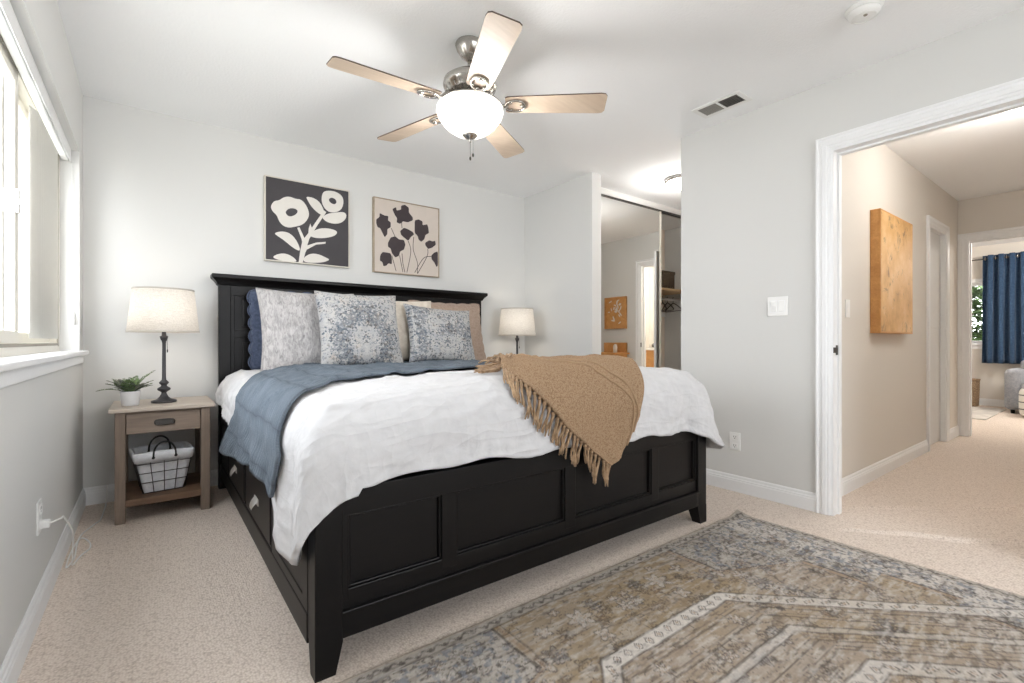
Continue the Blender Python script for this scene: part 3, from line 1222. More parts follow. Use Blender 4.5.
def quilt():
    yf = [(-0.9, 1.86), (-0.47, 1.76), (-0.36, 1.68), (-0.25, 1.63), (-0.16, 1.72), (-0.05, 1.86), (0.10, 2.02), (0.30, 2.08), (0.7, 2.08), (1.2, 2.06), (2.6, 2.05)]
    yb = [(-0.9, 3.2), (-0.52, 3.15), (-0.36, 2.84), (-0.22, 2.62), (-0.10, 2.74), (0.03, 3.0), (0.15, 3.18), (0.4, 3.36), (0.9, 3.40), (2.6, 3.38)]
    nu, nv = 170, 70
    P, U = [], []
    for i in range(nu + 1):
        row, ur = [], []
        for j in range(nv + 1):
            v = j / nv
            hemL = 0.40 + 0.105 * smooth((v - 0.35) / 0.65) - 0.0 * v
            a = -hemL + (RX_1 - RX_0 + 0.32 + hemL) * i / nu
            y = interp(yf, a) * (1 - v) + interp(yb, a) * v
            s = RX_0 + a
            pnt = wrap(s, y, 0.013 + 0.002 * math.sin(v * 40), 0.55)
            row.append(pnt); ur.append((s, v * 1.25))
        P.append(row); U.append(ur)
    b = MB()
    b.grid(P, U)
    o = b.build('quilt', M['quilt'], origin=(1.4, 2.6, 0.8))
    me = o.data
    if sum(p.normal.z for p in me.polygons) < 0: me.flip_normals()
    solidify(o, 0.012, 1)
    tag(o, 'quilted blue-grey coverlet laid across the duvet and hanging down the left side', 'quilt')


quilt()


def cat(pts, u):
    """Catmull-Rom through 2D points, u in 0..1"""
    n = len(pts) - 1
    x = min(max(u, 0), 0.9999) * n
    i = int(x); f = x - i
    p = [Vector(pts[min(max(k, 0), n)]) for k in (i - 1, i, i + 1, i + 2)]
    return 0.5 * ((2 * p[1]) + (-p[0] + p[2]) * f + (2 * p[0] - 5 * p[1] + 4 * p[2] - p[3]) * f * f + (-p[0] + 3 * p[1] - 3 * p[2] + p[3]) * f ** 3)


def throw():
    F = [(1.46, 2.00), (1.26, 1.74), (1.13, 1.55), (1.17, 1.42), (1.29, 1.29), (1.43, 1.18), (1.575, 1.075)]
    G = [(1.60, 2.36), (1.92, 2.28), (2.08, 2.02), (1.99, 1.78), (1.90, 1.54), (1.79, 1.35), (1.625, 1.10)]
    def st(u, v):
        a, b_ = cat(F, v), cat(G, v)
        return a * (1 - u) + b_ * u
    def pt(u, v, off=0.0):
        q = st(u, v)
        rump = 0.010 * math.sin(u * 9 + v * 7) * (1 - v) + 0.006 * noise.noise(Vector((q.x * 9, q.y * 9, 4)))
        lift = 0.030 + abs(rump) * 1.5 + 0.02 * math.exp(-((v) / 0.10) ** 2)
        return wrap(q.x, q.y, lift + off, 0.6)
    root = thing('throw_blanket', 'camel tan knitted throw with tassels draped over the foot of the bed', 'blanket', (1.5, 1.6, 0.7))
    b = MB()
    nu, nv = 60, 110
    P = [[pt(i / nu, j / nv) for j in range(nv + 1)] for i in range(nu + 1)]
    U = [[tuple(st(i / nu, j / nv)) for j in range(nv + 1)] for i in range(nu + 1)]
    b.grid(P, U)
    o = b.build('knit_body', M['throw'], root)
    if sum(p.normal.z for p in o.data.polygons) < 0: o.data.flip_normals()
    solidify(o, 0.016, 0)
    # two raised ropes running along the throw
    for k, du in enumerate((0.0, 0.035)):
        pts = []
        for i in range(90):
            v = i / 89
            u = 0.30 + du * (1 + 1.2 * v) + 0.60 * (max(0, v - 0.3) / 0.63) ** 2
            if u > 0.985: break
            pts.append(pt(u, v * 0.985, 0.010))
        b = MB()
        b.tube(pts, 0.0055, 6)
        b.build('cable_rib', M['throw'], root)
    rnd = random.Random(5)
    n = 42
    for i in range(n):
        v = (i + 0.5) / n
        q = st(0, v)
        q2 = st(0, min(1, v + 0.02)); q1 = st(0, max(0, v - 0.02))
        tg = (q2 - q1).normalized()
        outw = Vector((tg.y, -tg.x))
        if outw.x > 0 and v < 0.9: outw = -outw
        if (st(0.1, v) - q).dot(outw) > 0: outw = -outw
        grav = Vector((0.10, -1.0)) if q.y < RY_0 + 0.05 else Vector((-0.6, -0.7))
        w = 0.35 if q.y > RY_0 else (0.62 if v < 0.8 else 0.92)
        d = (outw * (1 - w) + grav * w).normalized()
        d = (d + Vector((rnd.uniform(-.2, .2), rnd.uniform(-.1, .1)))).normalized()
        ln = rnd.uniform(0.085, 0.12)
        b = MB()
        for m in range(3):
            jx = Vector((rnd.uniform(-.006, .006), rnd.uniform(-.006, .006)))
            pts = []
            for k in range(6):
                f = k / 5
                qq = q + d * ln * f + jx * f * 2 + Vector((0.004 * math.sin(f * 6 + m), 0))
                pts.append(wrap(qq.x, qq.y, 0.026 - 0.010 * f + 0.003 * m, 0.6))
            b.tube(pts, [0.0045, 0.0055, 0.0042, 0.0042, 0.0038, 0.003], 5)
        b.ico(wrap(q.x + d.x * 0.008, q.y + d.y * 0.008, 0.030, 0.6), 0.009, 1)
        b.build('tassel', M['tassel'], root)
    # extra knotted clump at the folded back corner
    b = MB()
    for i in range(16):
        a = rnd.uniform(2.4, 4.4)
        q0 = Vector((1.47, 2.0)) + Vector((rnd.uniform(-.02, .06), rnd.uniform(-.06, .06)))
        d = Vector((math.cos(a), math.sin(a)))
        pts = [wrap(q0.x + d.x * 0.1 * f, q0.y + d.y * 0.1 * f, 0.055 - 0.03 * f + 0.01 * math.sin(f * 5 + i), 0.6) for f in (0, .25, .5, .75, 1)]
        b.tube(pts, [0.007, 0.008, 0.006, 0.006, 0.004], 5)
    b.build('tassel_clump', M['tassel'], root)


throw()


# ---------------------------------------------------------------- pillows
def pillow(name, label, w, h, d, mat, loc, yaw=0, lean=0, roll=0, scallop=0.0, flange=0.0, group='pillows against the headboard', seed=1, pinch=0.07, slump=0.0):
    n = 56
    rnd = random.Random(seed)
    b = MB()
    def side_(sg):
        P = []
        for i in range(n + 1):
            row = []
            for j in range(n + 1):
                u = -1 + 2 * i / n; v = -1 + 2 * j / n
                x = u * w / 2 * (1 - pinch * (1 - v * v) * abs(u) ** 3)
                z = v * h / 2 * (1 - pinch * (1 - u * u) * abs(v) ** 3)
                prof = max(0, (1 - u * u)) ** 0.42 * max(0, (1 - v * v)) ** 0.42
                th = d / 2 * prof
                wr = 0.007 * noise.noise(Vector((u * 2.2 + seed, v * 2.2, sg))) + 0.0035 * noise.noise(Vector((u * 7 + seed, v * 5, sg)))
                # radiating seams toward the corners
                th += prof ** 0.5 * wr * 1.6
                z -= slump * (1 - v) * 0.5 * th
                y = sg * th
                if scallop:
                    if i in (0, n): x += (1 if u > 0 else -1) * scallop * abs(math.sin(v * PI * 3))
                    if j in (0, n): z += (1 if v > 0 else -1) * scallop * abs(math.sin(u * PI * 3))
                row.append((x, y, z))
            P.append(row)
        return P
    A = side_(-1); B = side_(1)
    b.grid(A); b.grid(B)
    bmesh.ops.remove_doubles(b.bm, verts=b.bm.verts[:], dist=0.0004)
    # piping cord around the rim
    rim = [A[i][0] for i in range(n)] + [A[n][j] for j in range(n)] + [A[n - i][n] for i in range(n)] + [A[0][n - j] for j in range(n)]
    b.tube([Vector(p) for p in rim] + [Vector(rim[0])], 0.0035 if not scallop else 0.006, 6)
    o = b.build(name, mat, recalc=True)
    o.location = loc
    o.rotation_mode = 'XYZ'
    o.rotation_euler = (lean, roll, yaw)
    tag(o, label, 'pillow', group)
    return o


R_ = math.radians
pillow('throw_pillow', 'dusty navy linen pillow with scalloped edge, leftmost against the headboard', 0.62, 0.52, 0.14, M['navy'], (0.845, 3.585, 1.055), lean=R_(-8), scallop=0.018, seed=3, pinch=0.02)
pillow('throw_pillow', 'square heathered light grey pillow in front of the navy one', 0.64, 0.56, 0.17, M['grey_pillow'], (0.868, 3.40, 1.050), lean=R_(-14), yaw=R_(2), seed=5)
pillow('throw_pillow', 'cream pillow half hidden between the two blue patterned pillows', 0.58, 0.50, 0.17, M['cream_pillow'], (1.50, 3.375, 1.055), lean=R_(-14), seed=7)
pillow('throw_pillow', 'tan linen pillow with scalloped edge behind the right patterned pillow', 0.68, 0.52, 0.15, M['tan_pillow'], (2.02, 3.55, 1.055), lean=R_(-13), scallop=0.007, seed=9, pinch=0.05)
pillow('throw_pillow', 'square blue and cream medallion print pillow beside the light grey one', 0.56, 0.52, 0.17, M['print_a'], (1.135, 3.185, 1.055), lean=R_(-16), yaw=R_(1), seed=11, pinch=0.06)
pillow('throw_pillow', 'blue print pillow with a striped left border in front of the tan one', 0.58, 0.45, 0.16, M['print_b'], (1.765, 3.215, 1.025), lean=R_(-18), yaw=R_(2), roll=R_(3), seed=13, pinch=0.09)


# ================================================================ NIGHTSTANDS
def nightstand(label):
    x0, x1, y0, y1 = -0.150, 0.280, 3.285, 3.745
    root = thing('nightstand', label, 'nightstand', ((x0 + x1) / 2, (y0 + y1) / 2, 0), 'nightstands beside the bed')
    b = MB(); b.box(x0 - 0.025, x1 + 0.025, y0 - 0.02, y1 + 0.01, 0.596, 0.616, 0.003); b.build('tabletop', M['ns_lit_top'], root)
    lw = 0.045
    for xx in (x0, x1 - lw):
        for yy in (y0, y1 - lw):
            b = MB(); b.box(xx, xx + lw, yy, yy + lw, 0, 0.596, 0.003); b.build('leg', M['ns_wood_v'], root)
    # apron and drawer
    b = MB()
    b.box(x0 + lw, x1 - lw, y1 - lw + 0.01, y1 - 0.01, 0.47, 0.596)
    b.box(x0 + 0.008, x0 + 0.028, y0 + lw, y1 - lw, 0.47, 0.596)
    b.box(x1 - 0.028, x1 - 0.008, y0 + lw, y1 - lw, 0.47, 0.596)
    b.box(x0 + lw, x1 - lw, y0 + 0.012, y0 + 0.03, 0.585, 0.596)
    b.build('apron', M['ns_wood'], root)
    b = MB()
    b.box(x0 + lw + 0.003, x1 - lw - 0.003, y0 + 0.004, y0 + 0.03, 0.475, 0.584, 0.002)
    dr_ = b.build('drawer', M['ns_wood'], root)
    b = MB()
    xc = (x0 + x1) / 2
    # oval label-holder pull: ring and plate
    ring = []
    for k in range(33):
        a = 2 * PI * k / 32
        ex = math.copysign(abs(math.cos(a)) ** 0.5, math.cos(a)); ez = math.copysign(abs(math.sin(a)) ** 0.5, math.sin(a))
        ring.append((xc + 0.044 * ex, y0 - 0.002, 0.530 + 0.014 * ez))
    b.tube(ring, 0.0035, 6, cap=False)
    b.box(xc - 0.04, xc + 0.04, y0 + 0.001, y0 + 0.006, 0.519, 0.541, 0.001)
    b.build('drawer_pull', M['pewter'], dr_)
    b = MB()
    b.box(x0 + 0.01, x1 - 0.01, y0 + 0.006, y1 - 0.01, 0.100, 0.122, 0.002)
    b.box(x0 + lw, x1 - lw, y0 + 0.004, y0 + 0.022, 0.085, 0.122, 0.002)
    b.build('lower_shelf', M['shelf_wood'], root)
    # crossed braces on both sides
    for xx in (x0 + 0.02, x1 - 0.02):
        b = MB()
        for (za, zb) in ((0.13, 0.47), (0.47, 0.13)):
            ya, yb = y0 + lw, y1 - lw
            dy, dz = yb - ya, zb - za
            l = math.hypot(dy, dz); py, pz = -dz / l * 0.012, dy / l * 0.012
            b.prism([(ya - py, za - pz), (yb - py, zb - pz), (yb + py, zb + pz), (ya + py, za + pz)], xx - 0.007, xx + 0.007, 'x')
        b.build('cross_brace', M['ns_wood'], root)
    return root


ns = nightstand('greige wooden nightstand holding the plant and the lamp by the window wall')
ns2 = copy_tree(ns)
ns2.location = (2.785, 3.515, 0)
ns2['label'] = 'greige wooden nightstand on the far right side of the bed, under the lamp'


def table_lamp(label, loc):
    root = thing('table_lamp', label, 'lamp', loc, 'bedside lamps')
    x, y, z = loc
    prof = [(0.0, 0.0), (0.060, 0.0), (0.064, 0.006), (0.062, 0.012), (0.046, 0.017), (0.034, 0.022), (0.022, 0.034), (0.014, 0.05), (0.012, 0.058),
            (0.018, 0.064), (0.030, 0.072), (0.033, 0.079), (0.030, 0.086), (0.018, 0.093), (0.013, 0.100), (0.018, 0.107), (0.024, 0.113), (0.024, 0.119), (0.018, 0.126), (0.011, 0.134),
            (0.010, 0.150), (0.009, 0.35), (0.011, 0.362), (0.017, 0.372), (0.019, 0.382), (0.021, 0.390), (0.012, 0.394), (0.010, 0.42), (0.012, 0.425), (0.012, 0.45), (0.0, 0.45)]
    b = MB(); b.lathe(prof[1:-1], loc, 32); b.build('base', M['bronze'], root)
    b = MB()
    zb, zt, rb, rt = z + 0.418, z + 0.665, 0.176, 0.150
    P = []
    n = 64
    for k in range(n):
        a = 2 * PI * k / n
        P.append([(x + r * math.cos(a), y + r * math.sin(a), zz) for r, zz in ((rb - 0.003, zb), (rb, zb), (rb * .5 + rt * .5, (zb + zt) / 2), (rt, zt), (rt - 0.003, zt))])
    b.grid(P, loop_u=True)
    sh = b.build('lamp_shade', M['shade'], root)
    for r, zz in ((rb, zb), (rt, zt)):
        b = MB()
        b.lathe([(r - 0.002, zz - 0.004), (r + 0.0015, zz - 0.004), (r + 0.0015, zz + 0.005), (r - 0.002, zz + 0.005), (r - 0.002, zz - 0.004)], (x, y, 0), 64, close=False)
        b.build('shade_edge', M['shade_trim'], sh)
    # spider wires and bulb
    b = MB()
    for a in (0, 2 * PI / 3, 4 * PI / 3):
        b.tube([(x, y, zt - 0.02), (x + (rt - 0.003) * math.cos(a), y + (rt - 0.003) * math.sin(a), zt - 0.004)], 0.0018, 6)
    b.tube([(x, y, z + 0.44), (x + 0.02, y, z + 0.47), (x + 0.035, y, z + 0.53), (x, y, zt - 0.02)], 0.0018, 6)
    b.build('shade_wires', M['nickel'], root)
    b = MB(); b.lathe([(0.010, 0), (0.012, 0.015), (0.024, 0.04), (0.028, 0.06), (0.024, 0.08), (0.010, 0.092)], (x, y, z + 0.45), 20)
    b.build('bulb', M['bulb'], root)
    b = MB(); b.tube([(x + 0.014, y - 0.012, z + 0.40), (x + 0.016, y - 0.014, z + 0.31)], 0.0012, 5); b.lathe([(0.003, 0), (0.004, 0.012), (0.002, 0.02)], (x + 0.016, y - 0.014, z + 0.295), 8)
    b.build('pull_chain', M['bronze'], root)
    l_ = lamp('POINT', 'table_lamp_light', (0, 0, 0), 1.5, (1.0, 0.90, 0.78), 0.04)
    l_.parent = root
    l_.location = (0, 0, 0.53)
    return root


lp = table_lamp('dark turned lamp with linen drum shade beside the potted plant', (0.066, 3.50, 0.616))
lp2 = copy_tree(lp)
lp2.location = (2.755, 3.55, 0.616)
lp2['label'] = 'dark lamp with linen drum shade on the far side of the bed'


# plant
def plant():
    c = (-0.088, 3.43, 0.616)
    root = thing('potted_plant', 'small green fern in a white pot on the left nightstand', 'plant', c)
    b = MB(); b.lathe([(0.036, 0), (0.040, 0.004), (0.046, 0.075), (0.047, 0.082), (0.043, 0.082), (0.041, 0.072)], c, 32); b.build('pot', M['pot'], root)
    b = MB(); b.lathe([(0.0405, 0.066), (0.041, 0.071)], c, 24); b.build('soil', M['soil'], root)
    rnd = random.Random(4)
    for k in range(40):
        a = rnd.uniform(0, 2 * PI)
        long = k in (3, 11)
        ln = rnd.uniform(0.06, 0.11) if not long else 0.14
        lift = rnd.uniform(0.75, 1.5)
        if k == 3: a, lift = 0.4, 1.45
        if k == 11: a, lift = 3.1, 0.55
        b = MB()
        pts = []
        for i in range(9):
            f = i / 8
            rr = 0.012 + ln * f * math.cos(lift * (1 - 0.55 * f))
            zz = 0.072 + ln * (math.sin(lift) * f - 0.38 * f * f * (1.5 - lift * 0.8))
            pts.append(Vector((c[0] + rr * math.cos(a), c[1] + rr * math.sin(a), c[2] + max(zz, -0.5))))
        b.tube(pts, 0.0011, 5)
        side_v = Vector((-math.sin(a), math.cos(a), 0))
        for i in range(2, 18):
            f = i / 18
            p = pts[0].lerp(pts[-1], 0)
            idx = f * 8; i0 = int(idx)
            p = pts[i0].lerp(pts[min(i0 + 1, 8)], idx - i0)
            d = (pts[min(i0 + 1, 8)] - pts[i0]).normalized()
            ll = 0.027 * math.sin(PI * min(1, f * 0.9 + 0.12)) + 0.005
            for sg in (-1, 1):
                o_ = (side_v * sg + d * 0.5).normalized()
                wv = d * 0.0055
                up = Vector((0, 0, rnd.uniform(-.002, .005)))
                b.mi = 1
                b.poly([p - wv * 0.4, p + o_ * ll * 0.5 - wv + up, p + o_ * ll + up * 0.3, p + o_ * ll * 0.5 + wv + up])
                b.mi = 0
        b.build('frond', [M['stem'], M['leaf_grey'] if k % 4 == 0 else M['leaf']], root)


plant()


def basket():
    zc = 0.122
    y0, y1 = 3.34, 3.56
    root = thing('wire_basket', 'grey wire basket with white cloth liner and black handles on the nightstand shelf', 'basket', (0.05, 3.45, zc))
    xb0, xb1, xt0, xt1 = -0.035, 0.150, -0.078, 0.185
    zt = zc + 0.225
    rot = 0.10
    cx, cy = 0.055, 3.45
    def R(p):
        x, y, z = p
        dx, dy = x - cx, y - cy
        return (cx + dx * math.cos(rot) - dy * math.sin(rot), cy + dx * math.sin(rot) + dy * math.cos(rot), z)
    def ring(f, o=0.0):
        x0 = xb0 + (xt0 - xb0) * f - o; x1 = xb1 + (xt1 - xb1) * f + o
        ya = y0 + 0.03 * (1 - f) - o; yb = y1 - 0.03 * (1 - f) + o
        z = zc + 0.006 + (zt - zc - 0.006) * f
        return x0, x1, ya, yb, z
    b = MB()
    for f in (0, 0.27, 0.52, 0.76, 0.93):
        x0, x1, ya, yb, z = ring(f, 0.004)
        b.tube([R(p) for p in ((x0, ya, z), (x1, ya, z), (x1, yb, z), (x0, yb, z), (x0, ya, z))], 0.0022, 5)
    for i in range(5):
        t = i / 4
        for s_ in (0, 1):
            pa, pb = [], []
            for f in (0, 0.5, 0.93):
                x0, x1, ya, yb, z = ring(f, 0.004)
                pa.append(R((x0 + (x1 - x0) * t, (ya, yb)[s_], z)))
                pb.append(R(((x0, x1)[s_], ya + (yb - ya) * t, z)))
            b.tube(pa, 0.0022, 5); b.tube(pb, 0.0022, 5)
    for t in (0.25, 0.5, 0.75):
        x0, x1, ya, yb, z = ring(0, 0.004)
        b.tube([R((x0 + (x1 - x0) * t, ya, z)), R((x0 + (x1 - x0) * t, yb, z))], 0.0022, 5)
    b.build('wire_frame', M['wire'], root)
    # liner: outside sheet, rolled rim cuff, inside sheet
    def loop(f, o, z=None, n=12):
        x0, x1, ya, yb, zz = ring(f, o)
        if z is not None: zz = z
        pts = []
        for (a, c_) in (((x0, ya), (x1, ya)), ((x1, ya), (x1, yb)), ((x1, yb), (x0, yb)), ((x0, yb), (x0, ya))):
            for k in range(n):
                t = k / n
                x = a[0] + (c_[0] - a[0]) * t; y = a[1] + (c_[1] - a[1]) * t
                w_ = 0.0025 * math.sin(t * 17 + f * 5 + a[0] * 40)
                pts.append(R((x + w_, y + w_, zz + (0.006 * math.sin(t * PI) * (1 if f > .9 else 0)))))
        return pts
    rows = [loop(0.0, -0.004), loop(0.3, -0.001), loop(0.6, 0.0), loop(0.80, 0.001), loop(0.80, 0.009), loop(0.92, 0.012), loop(1.02, 0.010), loop(1.05, 0.0), loop(1.0, -0.006), loop(0.5, -0.008), loop(0.03, -0.01)]
    b = MB()
    P = [[rows[r][k] for r in range(len(rows))] for k in range(len(rows[0]))]
    b.grid(P, loop_u=True)
    x0, x1, ya, yb, z = ring(0.02, -0.004)
    b.poly([R(p) for p in ((x0, ya, z), (x1, ya, z), (x1, yb, z), (x0, yb, z))])
    b.build('cloth_liner', M['liner'], root)
    for yy, s_ in ((y0 - 0.008, 0), (y1 - 0.02, 1)):
        b = MB()
        pts = []
        for k in range(17):
            a = PI * k / 16
            pts.append(R((0.055 + 0.052 * math.cos(a), yy, zt - 0.02 + 0.085 * math.sin(a) ** 0.8)))
        b.tube(pts, 0.005, 8)
        for xx in (0.003, 0.107):
            q = R((xx, yy, zt - 0.02))
            b.ico(q, 0.009, 1)
        b.build('handle', M['leather'], root)


basket()

# outlet, charger cord
def outlet(name, label, plane, pos, z, sgn, w=0.072, h=0.115, kind='outlet'):
    """plane 'x': on wall x=pos[0] facing sgn; plane 'y' likewise."""
    root = thing(name, label, 'switch' if 'switch' in name else 'outlet', (pos[0], pos[1], z))
    def bx(mb, a0, a1, d0, d1, z0, z1, bev=0.0):
        if plane == 'x': mb.box(pos[0] + sgn * d0, pos[0] + sgn * d1, pos[1] + a0, pos[1] + a1, z0, z1, bev)
        else: mb.box(pos[0] + a0, pos[0] + a1, pos[1] + sgn * d0, pos[1] + sgn * d1, z0, z1, bev)
    b = MB(); bx(b, -w / 2, w / 2, 0, 0.006, z - h / 2, z + h / 2, 0.002); b.build('cover_plate', M['white_plastic'], root)
    if kind == 'outlet':
        for dz in (-0.028, 0.028):
            b = MB(); bx(b, -0.017, 0.017, 0.005, 0.008, z + dz - 0.016, z + dz + 0.016, 0.004)
            rc = b.build('receptacle', M['white_plastic'], root)
            b = MB()
            for da in (-0.007, 0.007): bx(b, da - 0.001, da + 0.001, 0.0075, 0.0085, z + dz - 0.002, z + dz + 0.008)
            bx(b, -0.0025, 0.0025, 0.0075, 0.0085, z + dz - 0.011, z + dz - 0.006)
            b.build('slots', M['black_plastic'], rc)
    else:
        n = kind
        for k in range(n):
            a = (k - (n - 1) / 2) * 0.046
            b = MB(); bx(b, a - 0.0165, a + 0.0165, 0.005, 0.0085, z - 0.033, z + 0.033, 0.002)
            if k == n - 1 and n > 1:
                bx(b, a - 0.013, a + 0.013, 0.008, 0.013, z - 0.002, z + 0.026, 0.002)
            b.build('rocker', M['white_plastic'], root)
            b = MB()
            bx(b, a - 0.0195, a + 0.0195, 0.0048, 0.0064, z - 0.036, z + 0.036)
            b.build('rocker_surround', M['trim'], root)
    return root


outlet('wall_outlet', 'white outlet low on the window wall with a white cord plugged in', 'x', (XL, 2.376), 0.35, 1)
outlet('wall_outlet', 'white outlet on the right wall just past the foot corner of the bed', 'x', (XR, 1.60), 0.325, -1)
outlet('light_switch', 'white double light switch on the right wall beside the doorway', 'x', (XR, 1.334), 1.19, -1, w=0.118, h=0.115, kind=2)
outlet('light_switch', 'white single light switch on the hallway wall before the amber picture', 'y', (3.60, HALLY), 1.19, -1, kind=1)

b = MB()
pts = [(XL + 0.03, 2.376, 0.322), (XL + 0.055, 2.42, 0.320), (-0.262, 2.50, 0.30), (-0.25, 2.62, 0.20), (-0.262, 2.74, 0.06), (-0.268, 2.80, 0.006), (-0.25, 2.90, 0.006), (-0.225, 2.98, 0.006), (-0.235, 3.08, 0.006),
       (-0.27, 3.16, 0.006), (-0.285, 3.05, 0.007), (-0.29, 2.90, 0.007), (-0.285, 2.78, 0.007), (-0.27, 2.88, 0.008), (-0.275, 3.02, 0.012), (-0.275, 3.20, 0.007), (-0.24, 3.34, 0.006), (-0.215, 3.42, 0.006), (-0.21, 3.55, 0.01), (-0.205, 3.66, 0.03), (-0.205, 3.76, 0.12)]
sm = []
n_ = len(pts) - 1
for i in range(n_):
    p = [Vector(pts[min(max(k, 0), n_)]) for k in (i - 1, i, i + 1, i + 2)]
    for k in range(8):
        f = k / 8
        sm.append(0.5 * ((2 * p[1]) + (-p[0] + p[2]) * f + (2 * p[0] - 5 * p[1] + 4 * p[2] - p[3]) * f * f + (-p[0] + 3 * p[1] - 3 * p[2] + p[3]) * f ** 3))
cord = thing('power_cord', 'white power cord curling on the carpet from outlet to nightstand', 'cord', (-0.26, 2.8, 0.0))
b.tube(sm, 0.0032, 8)
b.build('cable', M['white_plastic'], cord)
b = MB(); b.box(XL + 0.0075, XL + 0.032, 2.362, 2.390, 0.309, 0.335, 0.004); b.build('plug', M['white_plastic'], cord)

# ================================================================ WINDOW DRESSING
hr = thing('window_blind', 'white vertical blind with its slats drawn back toward the bed end of the window', 'blind', (-0.38, 2.54, 2.04))
b = MB(); b.box(-0.392, -0.364, WY0 + 0.01, WY1 - 0.01, 1.985, 2.048, 0.004); b.box(-0.356, -0.352, WY0 + 0.01, WY1 - 0.01, 1.978, 2.049, 0.001); b.build('headrail', M['trim'], hr)
for k in range(10):
    yc = 2.84 + 0.058 * k
    a = math.radians(12)
    b = MB()
    P = []
    for i in range(7):
        t_ = i / 6 - 0.5
        bow = 0.006 * (1 - 4 * t_ * t_)
        u_ = t_ * 0.089
        P.append([(-0.392 + u_ * math.sin(a) + bow * math.cos(a), yc + u_ * math.cos(a) - bow * math.sin(a), z) for z in (0.99, 1.96)])
    b.grid(P)
    o = b.build('slat', M['slat'], hr)
    solidify(o, 0.0012, 0)
b = MB()
for dx in (-0.003, 0.003):
    b.tube([(-0.345 + dx, WY1 - 0.012, 1.99), (-0.345 + dx, WY1 - 0.012, 1.5), (-0.345 + dx, WY1 - 0.012, 1.10)], 0.0012, 5)
b.build('pull_cord', M['white_plastic'], hr)
b = MB(); b.box(-0.353, -0.337, WY1 - 0.022, WY1 - 0.001, 1.07, 1.135, 0.004); b.build('cord_tensioner', M['white_plastic'], hr)

# ================================================================ PICTURES
A1 = {'big': [(0.693, 1.957), (0.712, 1.988), (0.744, 1.997), (0.777, 2.028), (0.816, 2.039), (0.856, 2.028), (0.893, 2.032), (0.924, 2.004), (0.945, 1.964), (0.952, 1.921), (0.931, 1.874), (0.897, 1.84), (0.856, 1.824), (0.81, 1.808), (0.77, 1.817), (0.744, 1.846), (0.731, 1.886), (0.703, 1.909), (0.69, 1.935)], 'bigc': [(0.786, 1.923), (0.81, 1.951), (0.85, 1.958), (0.874, 1.942), (0.856, 1.91), (0.816, 1.889), (0.792, 1.903)], 'small': [(1.041, 2.084), (1.055, 2.121), (1.094, 2.136), (1.146, 2.138), (1.198, 2.113), (1.208, 2.061), (1.19, 2.005), (1.146, 1.975), (1.094, 1.969), (1.058, 1.998), (1.041, 2.039)], 'smallc': [(1.09, 2.063), (1.109, 2.086), (1.143, 2.08), (1.154, 2.055), (1.138, 2.035), (1.109, 2.041)], 'petal': [(1.044, 1.925), (1.087, 1.958), (1.146, 1.975), (1.205, 1.991), (1.231, 1.973), (1.221, 1.933), (1.183, 1.897), (1.131, 1.885), (1.087, 1.89), (1.058, 1.904)], 'leafu': [(0.928, 2.059), (0.973, 2.061), (1.015, 2.045), (1.044, 2.01), (1.065, 1.954), (1.051, 1.932), (1.001, 1.958), (0.962, 1.996), (0.938, 2.036)], 'stem': [(1.075, 1.966), (1.058, 1.978), (0.994, 1.873), (0.97, 1.832), (0.959, 1.862), (0.948, 1.825), (0.945, 1.788), (0.917, 1.748), (0.883, 1.823), (0.867, 1.817), (0.897, 1.738), (0.901, 1.717), (0.887, 1.643), (0.877, 1.562), (0.906, 1.565), (0.924, 1.64), (0.934, 1.663), (1.001, 1.709), (1.069, 1.724), (1.072, 1.739), (1.001, 1.724), (0.937, 1.695), (0.952, 1.746), (1.008, 1.852)], 'leafr': [(0.945, 1.774), (1.001, 1.826), (1.072, 1.846), (1.146, 1.839), (1.16, 1.818), (1.131, 1.788), (1.058, 1.764), (0.987, 1.757)], 'leafl': [(0.708, 1.756), (0.764, 1.778), (0.816, 1.771), (0.856, 1.733), (0.883, 1.679), (0.887, 1.643), (0.836, 1.666), (0.783, 1.709), (0.738, 1.736)], 'leaflr': [(0.911, 1.602), (0.959, 1.637), (1.015, 1.64), (1.072, 1.619), (1.104, 1.605), (1.058, 1.581), (0.987, 1.569), (0.911, 1.567)], 'leafll': [(0.695, 1.582), (0.744, 1.613), (0.796, 1.618), (0.843, 1.595), (0.87, 1.565), (0.81, 1.563), (0.744, 1.564)]}
